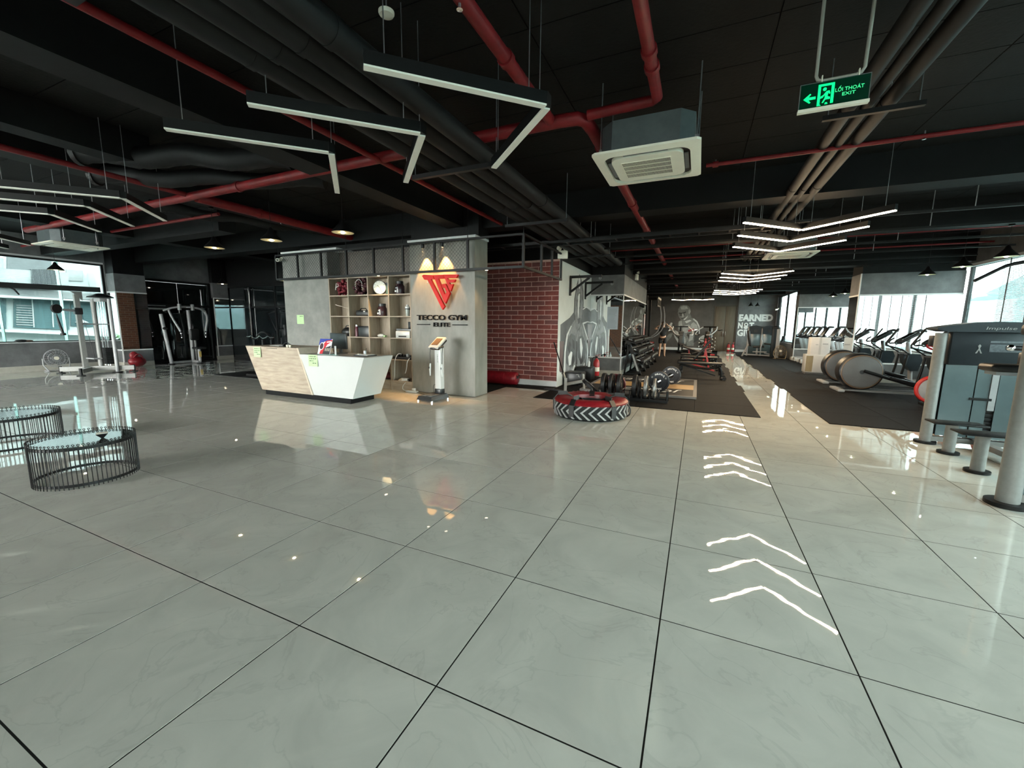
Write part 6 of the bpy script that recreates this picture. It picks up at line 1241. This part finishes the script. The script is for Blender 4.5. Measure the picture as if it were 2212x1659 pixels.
# ------------------------------------------------------------------ treadmills
TM = None
for k, y in enumerate((16.75, 17.85, 18.95, 20.05, 21.2)):
    lab = 'silver and black treadmill facing the window, %s' % ('behind the white cabinet', 'second beyond the white cabinet', 'third beyond the white cabinet', 'fourth beyond the white cabinet', 'closest to the far mirrored pillar')[k]
    if TM is None:
        t = thing('treadmill', lab, 'treadmill', (3.88, y, .012), 0, 'treadmills'); TM = t
        obj('deck', B(.0, 1.75, -.36, .36, .06, .18, c=.02), M_PLAS, t); obj('belt', B(.06, 1.5, -.24, .24, .18, .186), M_RUBB, t)
        for s in (-1, 1): obj('side_rail', B(.0, 1.6, s*.30 - .06, s*.30 + .06, .16, .205, c=.015), M_SILVW, t); obj('upright', MB().bar((1.55, s*.36, .15), (1.28, s*.36, 1.12), .05, .13, ch=.015), M_SILVW, t); obj('handrail', MB().tube([(1.28, s*.36, 1.1), (1.1, s*.36, 1.02), (.75, s*.36, .98)], .022, 8), M_PLAS, t, 60); obj('rear_cap', B(-.06, .04, s*.30 - .07, s*.30 + .07, .04, .2, c=.02), M_WHITE, t)
        obj('motor_cover', MB().prism([(1.32, .18), (1.45, .32), (1.72, .30), (1.8, .14), (1.78, .08), (1.32, .08)], 'xz', -.34, .34), M_SILVW, t); obj('cross_bar', B(1.2, 1.3, -.40, .40, 1.06, 1.14, c=.02), M_PLAS, t)
        cs = MB(); cs.obox((1.34, 0, 1.30), (.06, .56, .40), Matrix.Rotation(.5, 4, 'Y'), .02); obj('console', cs, M_PLAS, t); obj('console_top', MB().tube([(1.40, 0, 1.42), (1.50, 0, 1.50), (1.66, 0, 1.5)], [.05, .05, .04], 8), M_PLAS, t, 60)
    else: dup(TM, (3.88, y, .012), 0, lab)
# white cabinet and carton in front of the treadmills
t = thing('storage_cabinet', 'low white cabinet at the near end of the treadmills', 'cabinet', (3.48, 15.9, .012))
obj('carcass', B(-.30, .34, -.22, .22, .05, .62, c=.006), M_WHITE, t); obj('door', B(-.10, .33, -.235, -.222, .07, .60, c=.004), M_WHITE, t); obj('open_bay', B(-.29, -.11, -.224, -.218, .08, .58), mat('cabinet_inside', (.30, .25, .15), .6, noise=.1), t); obj('plinth', B(-.28, .32, -.2, .2, 0, .05), M_GREYP, t)
t = thing('carton', 'white carton with faint print standing on the low white cabinet', 'box', (3.52, 15.9, .632)); obj('box', B(-.24, .26, -.2, .2, 0, .54, c=.01), mat('carton_white', (.70, .70, .69), .6, noise=.04), t); obj('tape', B(-.03, .03, -.203, -.2, .0, .54), M_WHITE, t); obj('print', B(-.12, -.05, -.2045, -.2, .3, .33), mat('carton_print', (.45, .46, .47), .6, noise=.1), t); obj('print', B(.06, .2, -.2045, -.2, .32, .36), MATS['carton_print'], t)

# ------------------------------------------------------------------ far right machine
t = thing('leg_machine', 'far leg machine with twin stack towers in front of the slogan wall', 'gym machine', (2.25, 24.3, .012))
for k, x in enumerate((.42, 1.02)):
    tw = obj('stack_tower', B(x - .26, x + .26, .1, .38, .05, 1.42, c=.02), M_ACRY, t); obj('tower_header', MB().prism([(x - .3, 1.42), (x - .28, 1.5), (x, 1.56), (x + .28, 1.5), (x + .3, 1.42)], 'xz', .02, .42), M_BLUEP, t); obj('info_panel', B(x - .26, x + .26, .06, .1, 1.12, 1.42), M_BLUEP, tw); obj('placard', B(x - .05, x + .09, .05, .06, 1.2, 1.34), M_PLAS, tw)
for x in (.12, .72, 1.34): obj('post', MB().cyl((x, .12, 0), (x, .12, 1.48), .04, 12), M_SILVW, t, 40)
obj('seat', MB().obox((.55, -.45, .50), (.5, .42, .1), Matrix.Rotation(-.08, 4, 'Y'), .03), M_PAD, t, 60); obj('backrest', MB().obox((.12, -.45, .90), (.1, .38, .8), Matrix.Rotation(-.18, 4, 'Y'), .03), M_PAD, t, 60); obj('leg_pad', MB().obox((1.1, -.4, .62), (.6, .3, .08), Matrix.Rotation(.12, 4, 'Y'), .03), M_PAD, t, 60)
obj('frame', MB().bar((-.15, -.6, .0), (.12, -.45, .62), .06, .05).bar((-.05, -.5, .1), (1.25, -.5, .06), .07, .06).bar((.5, -.5, .1), (.5, -.45, .46), .07, .07).bar((.8, -.6, .2), (1.3, -.3, .08), .05, .05).bar((.3, -.7, .25), (.9, -.65, .25), .05, .05), M_SILVW, t); obj('movement_arm', MB().tube([(.62, -.7, .45), (.68, -.72, .75), (.64, -.7, .85)], .03, 8), M_SILVW, t, 60)
t = thing('cable_column', 'slim grey and black cable column beside the far leg machine', 'gym machine', (3.5, 23.45, .012)); obj('column', B(-.04, .12, -.1, .1, 0, 1.4, c=.01), M_SILVW, t); obj('cover', B(-.22, -.04, -.12, .12, .02, 1.42, c=.02), M_BLUEP, t); obj('cap', MB().sph((-.05, 0, 1.44), .18, 16, 8, (1, .75, .5)), M_PLAS, t, 60); obj('grip', MB().bar((-.3, -.02, 1.1), (-.2, 0, 1.1), .06, .04), M_RUBB, t)
t = thing('phone_stand', 'small black screen standing on the far window sill', 'screen', (3.93, 24.6, .735), PI/2 + .4); obj('screen', MB().obox((0, 0, .17), (.2, .02, .3), Matrix.Rotation(.15, 4, 'X')), M_PLAS, t); obj('foot', B(-.08, .08, -.05, .06, 0, .02), M_PLAS, t)

# slogan ------------------------------------------------------------
t = thing('wall_slogan_lettering', 'white painted EARNED NOT GIVEN slogan on the grey far wall', 'lettering', (0, 0, 0))
SY = 27.995
text('letters', 'EARNED', .5, M_TXTW, t, (2.15, SY, 1.82), FACE_CAM, .002, bold=.03, fit=(1.74, .41))
text('letters', 'N', .4, M_TXTW, t, (2.14, SY, 1.39), FACE_CAM, .002, bold=.02, fit=(.25, .36)); text('letters', 'T', .4, M_TXTW, t, (2.72, SY, 1.39), FACE_CAM, .002, bold=.02, fit=(.25, .36)); text('letters', 'GIVEN', .5, M_TXTW, t, (2.13, SY, .94), FACE_CAM, .002, bold=.02, fit=(1.25, .40))
obj('kettlebell_mark', MB().lathe([(0, -.002), (.11, -.002), (.11, .002), (0, .002)], 20, c=(2.55, SY, 1.47), axis='Y').torus((2.55, SY, 1.62), .085, .03, 'Y', 20, 6), M_TXTW, t)

# painted bodybuilder ---------------------------------------------------
wf = bpy.data.objects['wall_far']
C4 = lambda x, y: (1320 + x*400/2212, 560 + y*400/2212)
FM = 27.998
P_F1 = mat('figure_mid', (.12, .125, .12), .6, col2=(.22, .225, .215), nscale=5, detail=6); P_F2 = mat('figure_dark', (.035, .036, .036), .6, noise=.3, nscale=6); P_F3 = mat('figure_light', (.30, .305, .295), .6, col2=(.42, .42, .41), nscale=6); P_F4 = mat('figure_white', (.55, .56, .55), .6, noise=.1)
def fig(name, pts, d, m): return obj(name, MB().prism([(lambda v: (v.x, v.z))(onY(*C4(*p), FM)) for p in pts], 'xz', FM - d, FM), m, wf)
fig('painted_torso', [(815, 735), (800, 760), (797, 840), (830, 900), (850, 860), (880, 920), (900, 1000), (890, 1035), (985, 1035), (1000, 960), (1050, 900), (1062, 830), (1045, 770), (1000, 715), (945, 690), (925, 680), (890, 735), (850, 720)], .004, P_F1)
fig('painted_neck', [(880, 700), (940, 640), (960, 690), (930, 720), (890, 745)], .005, P_F1)
fig('painted_head', [(868, 545), (830, 555), (805, 590), (797, 640), (810, 690), (835, 725), (868, 735), (900, 715), (925, 680), (942, 640), (950, 610), (938, 570), (905, 548)], .006, P_F1)
fig('painted_brow', [(805, 635), (850, 640), (895, 622), (893, 640), (850, 660), (808, 652)], .008, P_F2)
fig('painted_eye_line', [(815, 660), (850, 664), (880, 655), (880, 668), (850, 676), (818, 672)], .008, P_F2); fig('painted_nose', [(848, 650), (862, 648), (872, 690), (846, 694)], .009, P_F3); fig('painted_mouth', [(832, 706), (868, 702), (886, 694), (884, 706), (860, 714), (834, 714)], .008, P_F2)
fig('painted_crown', [(830, 570), (868, 556), (905, 562), (920, 590), (880, 600), (835, 600)], .008, P_F3); fig('painted_ear', [(925, 610), (945, 600), (952, 625), (938, 655), (925, 645)], .009, P_F3); fig('painted_jaw_light', [(860, 718), (900, 690), (918, 670), (908, 700), (880, 728)], .009, P_F4)
fig('painted_pectoral', [(850, 830), (880, 790), (930, 780), (955, 800), (945, 850), (900, 880), (865, 880)], .006, P_F3); fig('painted_shoulder', [(950, 780), (985, 750), (1030, 790), (1040, 850), (1000, 870), (965, 840)], .006, P_F3); fig('painted_near_shoulder', [(808, 745), (845, 735), (850, 790), (835, 850), (812, 840)], .006, P_F3)
fig('painted_back_light', [(985, 705), (1030, 740), (1058, 800), (1060, 890), (1052, 890), (1046, 810), (1020, 755), (980, 720)], .007, P_F4); fig('painted_arm_shadow', [(1000, 850), (1045, 850), (1050, 960), (985, 1000)], .007, P_F2); fig('painted_rib', [(905, 890), (950, 880), (960, 950), (930, 960)], .007, P_F2); fig('painted_waist', [(940, 900), (985, 890), (975, 960), (925, 985)], .008, P_F3); fig('painted_collar', [(880, 742), (940, 722), (960, 735), (900, 765)], .007, P_F4)
fig('painted_forearm', [(735, 860), (770, 850), (830, 880), (885, 930), (895, 985), (880, 1035), (830, 1030), (790, 985), (760, 930)], .008, P_F3); fig('painted_forearm_line', [(745, 870), (790, 910), (840, 960), (870, 1010), (860, 1015), (820, 970), (770, 915), (742, 880)], .010, P_F2); fig('painted_forearm_line', [(775, 860), (835, 900), (875, 950), (880, 990), (868, 985), (840, 930), (790, 885)], .010, P_F4)
fig('painted_fist', [(670, 800), (700, 770), (745, 790), (760, 850), (735, 870), (690, 850)], .009, P_F1); fig('painted_dumbbell', [(672, 835), (715, 755), (735, 762), (692, 865)], .011, P_F4); fig('painted_dumbbell', [(700, 860), (745, 770), (765, 780), (722, 875)], .011, P_F2); fig('painted_far_arm', [(650, 950), (690, 890), (740, 880), (720, 930), (670, 985), (645, 985)], .007, P_F1)
fig('painted_lettering', [(1060, 930), (1130, 890), (1215, 820), (1215, 860), (1150, 920), (1215, 900), (1215, 930), (1140, 975), (1080, 985), (1050, 960)], .006, P_F3); fig('painted_lettering', [(1090, 940), (1150, 900), (1160, 915), (1110, 955)], .008, P_F2); fig('painted_red', [(918, 845), (990, 828), (992, 850), (920, 868)], .012, mat('figure_red', (.3, .03, .04), .6, noise=.1))

# ------------------------------------------------------------------ blinds on the right window
t = thing('venetian_blind', 'white venetian blind lowered over the right window by the machines', 'blind', (5.96, 0, 0))
bl = MB()
for k in range(74):
    z = .84 + k*.029; bl.obox((0, 9.6, z), (.024, 6.3, .0016), Matrix.Rotation(.5, 4, 'Y'))
so = obj('slats', bl, mat('blind_white', (.62, .63, .64), .5, noise=.03), t); so['kind'] = 'stuff'
obj('head_box', B(-.03, .02, 6.45, 12.75, 2.99, 3.04), M_ALU, t); obj('bottom_rail', B(-.015, .015, 6.45, 12.75, .80, .82), M_ALU, t)
for y in (6.7, 7.55, 8.4, 9.25, 10.1, 10.95, 11.8, 12.5): obj('ladder_cord', B(-.02, -.014, y - .018, y + .018, .81, 3.0), mat('blind_tape', (.16, .16, .18), .7, noise=.1), t)

# ------------------------------------------------------------------ outdoors
M_GRND = mat('outside_ground', (.20, .25, .24), .9, noise=.2, nscale=.05)
gr = obj('ground', B(-260, 320, -200, 320, -6.5, -6.0), M_GRND); gr['kind'] = 'structure'; gr['label'] = 'hazy ground outside'; gr['category'] = 'ground'
FX = -28.0
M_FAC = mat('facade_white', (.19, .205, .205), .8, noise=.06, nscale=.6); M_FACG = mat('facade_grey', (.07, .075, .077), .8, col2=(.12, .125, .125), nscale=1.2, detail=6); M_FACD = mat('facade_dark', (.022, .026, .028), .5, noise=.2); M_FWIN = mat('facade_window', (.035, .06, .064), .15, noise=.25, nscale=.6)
t = thing('apartment_building', 'white apartment building with balconies across from the side window', 'building', (0, 0, 0))
obj('wall', B(FX - 8, FX, -25, 40, -6, 14), M_FAC, t)
def fq(name, pts, d, m, par): 
    q = [(lambda v: (v.y, v.z))(onX(*p, FX)) for p in pts]; return obj(name, MB().prism(q, 'yz', FX - .05, FX + d), m, par)
def frect(name, x0, y0, x1, y1, d, m, par=None): return fq(name, [(x0, y0), (x1, y0 + (x1 - x0)*.06), (x1, y1 + (x1 - x0)*.045), (x0, y1)], d, m, par or t)
frect('loggia_shade', 14, 553, 110, 586, .06, M_FACD); frect('loggia_shade', 142, 582, 178, 606, .06, M_FACG); bq = frect('balcony', -60, 580, 125, 613, 1.1, M_FACG)  # raised dark panels paint in the shade of the facade recesses
for k in range(22): x = 44 + k*2.6; fq('baluster', [(x, 584), (x + 1.3, 584), (x + 2.6, 615), (x + 1.3, 615)], 1.16, M_FACD, bq)
frect('stained_band', -80, 619, 240, 636, .5, M_FACG); frect('ledge', -80, 634, 240, 640, .8, M_FAC)
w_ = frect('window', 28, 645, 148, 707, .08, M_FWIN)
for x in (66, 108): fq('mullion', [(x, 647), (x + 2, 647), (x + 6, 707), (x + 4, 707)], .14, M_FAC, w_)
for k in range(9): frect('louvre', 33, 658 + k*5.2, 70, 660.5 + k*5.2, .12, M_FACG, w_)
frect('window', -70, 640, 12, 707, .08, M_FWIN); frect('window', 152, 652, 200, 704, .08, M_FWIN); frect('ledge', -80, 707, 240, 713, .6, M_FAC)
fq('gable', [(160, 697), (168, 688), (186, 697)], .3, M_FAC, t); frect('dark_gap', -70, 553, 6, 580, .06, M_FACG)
fq('stair_block', [(188, 588), (215, 592), (222, 640), (195, 640)], 1.5, mat('facade_bright', (.23, .245, .245), .8, noise=.04), t)
# shrub tops below the side window
rnd = random.Random(11); t = thing('tree', 'green leafy tree top just outside the side window', 'tree', (-21.5, 3.6, -6)); mb = MB()
for k in range(700):
    a = rnd.uniform(0, 2*PI); r = 1.7*math.sqrt(rnd.random()); p = Vector((r*math.cos(a), r*math.sin(a), 6.25 + 1.0*math.sqrt(max(0, 1 - (r/1.75)**2)) - rnd.random()*.7)); n = Vector((rnd.uniform(-1, 1), rnd.uniform(-1, 1), rnd.uniform(.2, 1))).normalized(); u = n.orthogonal().normalized()*.11; v = n.cross(u)*.55
    mb.add([p - u, p + v, p + u, p - v], [(0, 1, 2, 3)])
obj('foliage', mb, mat('leaf_green', (.07, .13, .05), .6, noise=.35, nscale=3), t)['kind'] = 'stuff'; obj('trunk', MB().cyl((0, 0, 0), (.1, 0, 6.2), .14, 10, .08), mat('bark', (.1, .08, .06), .8, noise=.2), t)
# hazy hills and low blocks beyond the right windows
def hill(name, label, x0, x1, y, pts, m, depth=30):
    t = tag(obj(name, MB().prism(pts, 'yz', x0, x1), m), label, 'hill'); return t
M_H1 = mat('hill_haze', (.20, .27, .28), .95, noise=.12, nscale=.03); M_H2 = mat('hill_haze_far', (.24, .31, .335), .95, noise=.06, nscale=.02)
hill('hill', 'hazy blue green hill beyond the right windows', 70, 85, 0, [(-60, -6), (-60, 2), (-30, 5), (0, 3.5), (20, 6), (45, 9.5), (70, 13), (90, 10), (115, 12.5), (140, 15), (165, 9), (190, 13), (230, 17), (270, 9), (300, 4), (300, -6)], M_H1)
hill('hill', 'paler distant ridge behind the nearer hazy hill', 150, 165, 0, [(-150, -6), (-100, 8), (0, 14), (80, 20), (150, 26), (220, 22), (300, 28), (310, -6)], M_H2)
def block(label, x, y, w_, d, h_, m):
    t = thing('distant_building', label, 'building', (x, y, -6)); obj('wall', B(-w_/2, w_/2, -d/2, d/2, 0, h_), m, t); obj('roof', B(-w_/2 - .2, w_/2 + .2, -d/2 - .2, d/2 + .2, h_, h_ + .3), M_FAC, t)
    for k in range(4):
        for j in range(3): obj('window', B(-w_/2 - .03, -w_/2, -d/2 + (k + .5)*d/4 - .5, -d/2 + (k + .5)*d/4 + .5, 1.2 + j*h_/3.2, 2.3 + j*h_/3.2), M_FWIN, t)
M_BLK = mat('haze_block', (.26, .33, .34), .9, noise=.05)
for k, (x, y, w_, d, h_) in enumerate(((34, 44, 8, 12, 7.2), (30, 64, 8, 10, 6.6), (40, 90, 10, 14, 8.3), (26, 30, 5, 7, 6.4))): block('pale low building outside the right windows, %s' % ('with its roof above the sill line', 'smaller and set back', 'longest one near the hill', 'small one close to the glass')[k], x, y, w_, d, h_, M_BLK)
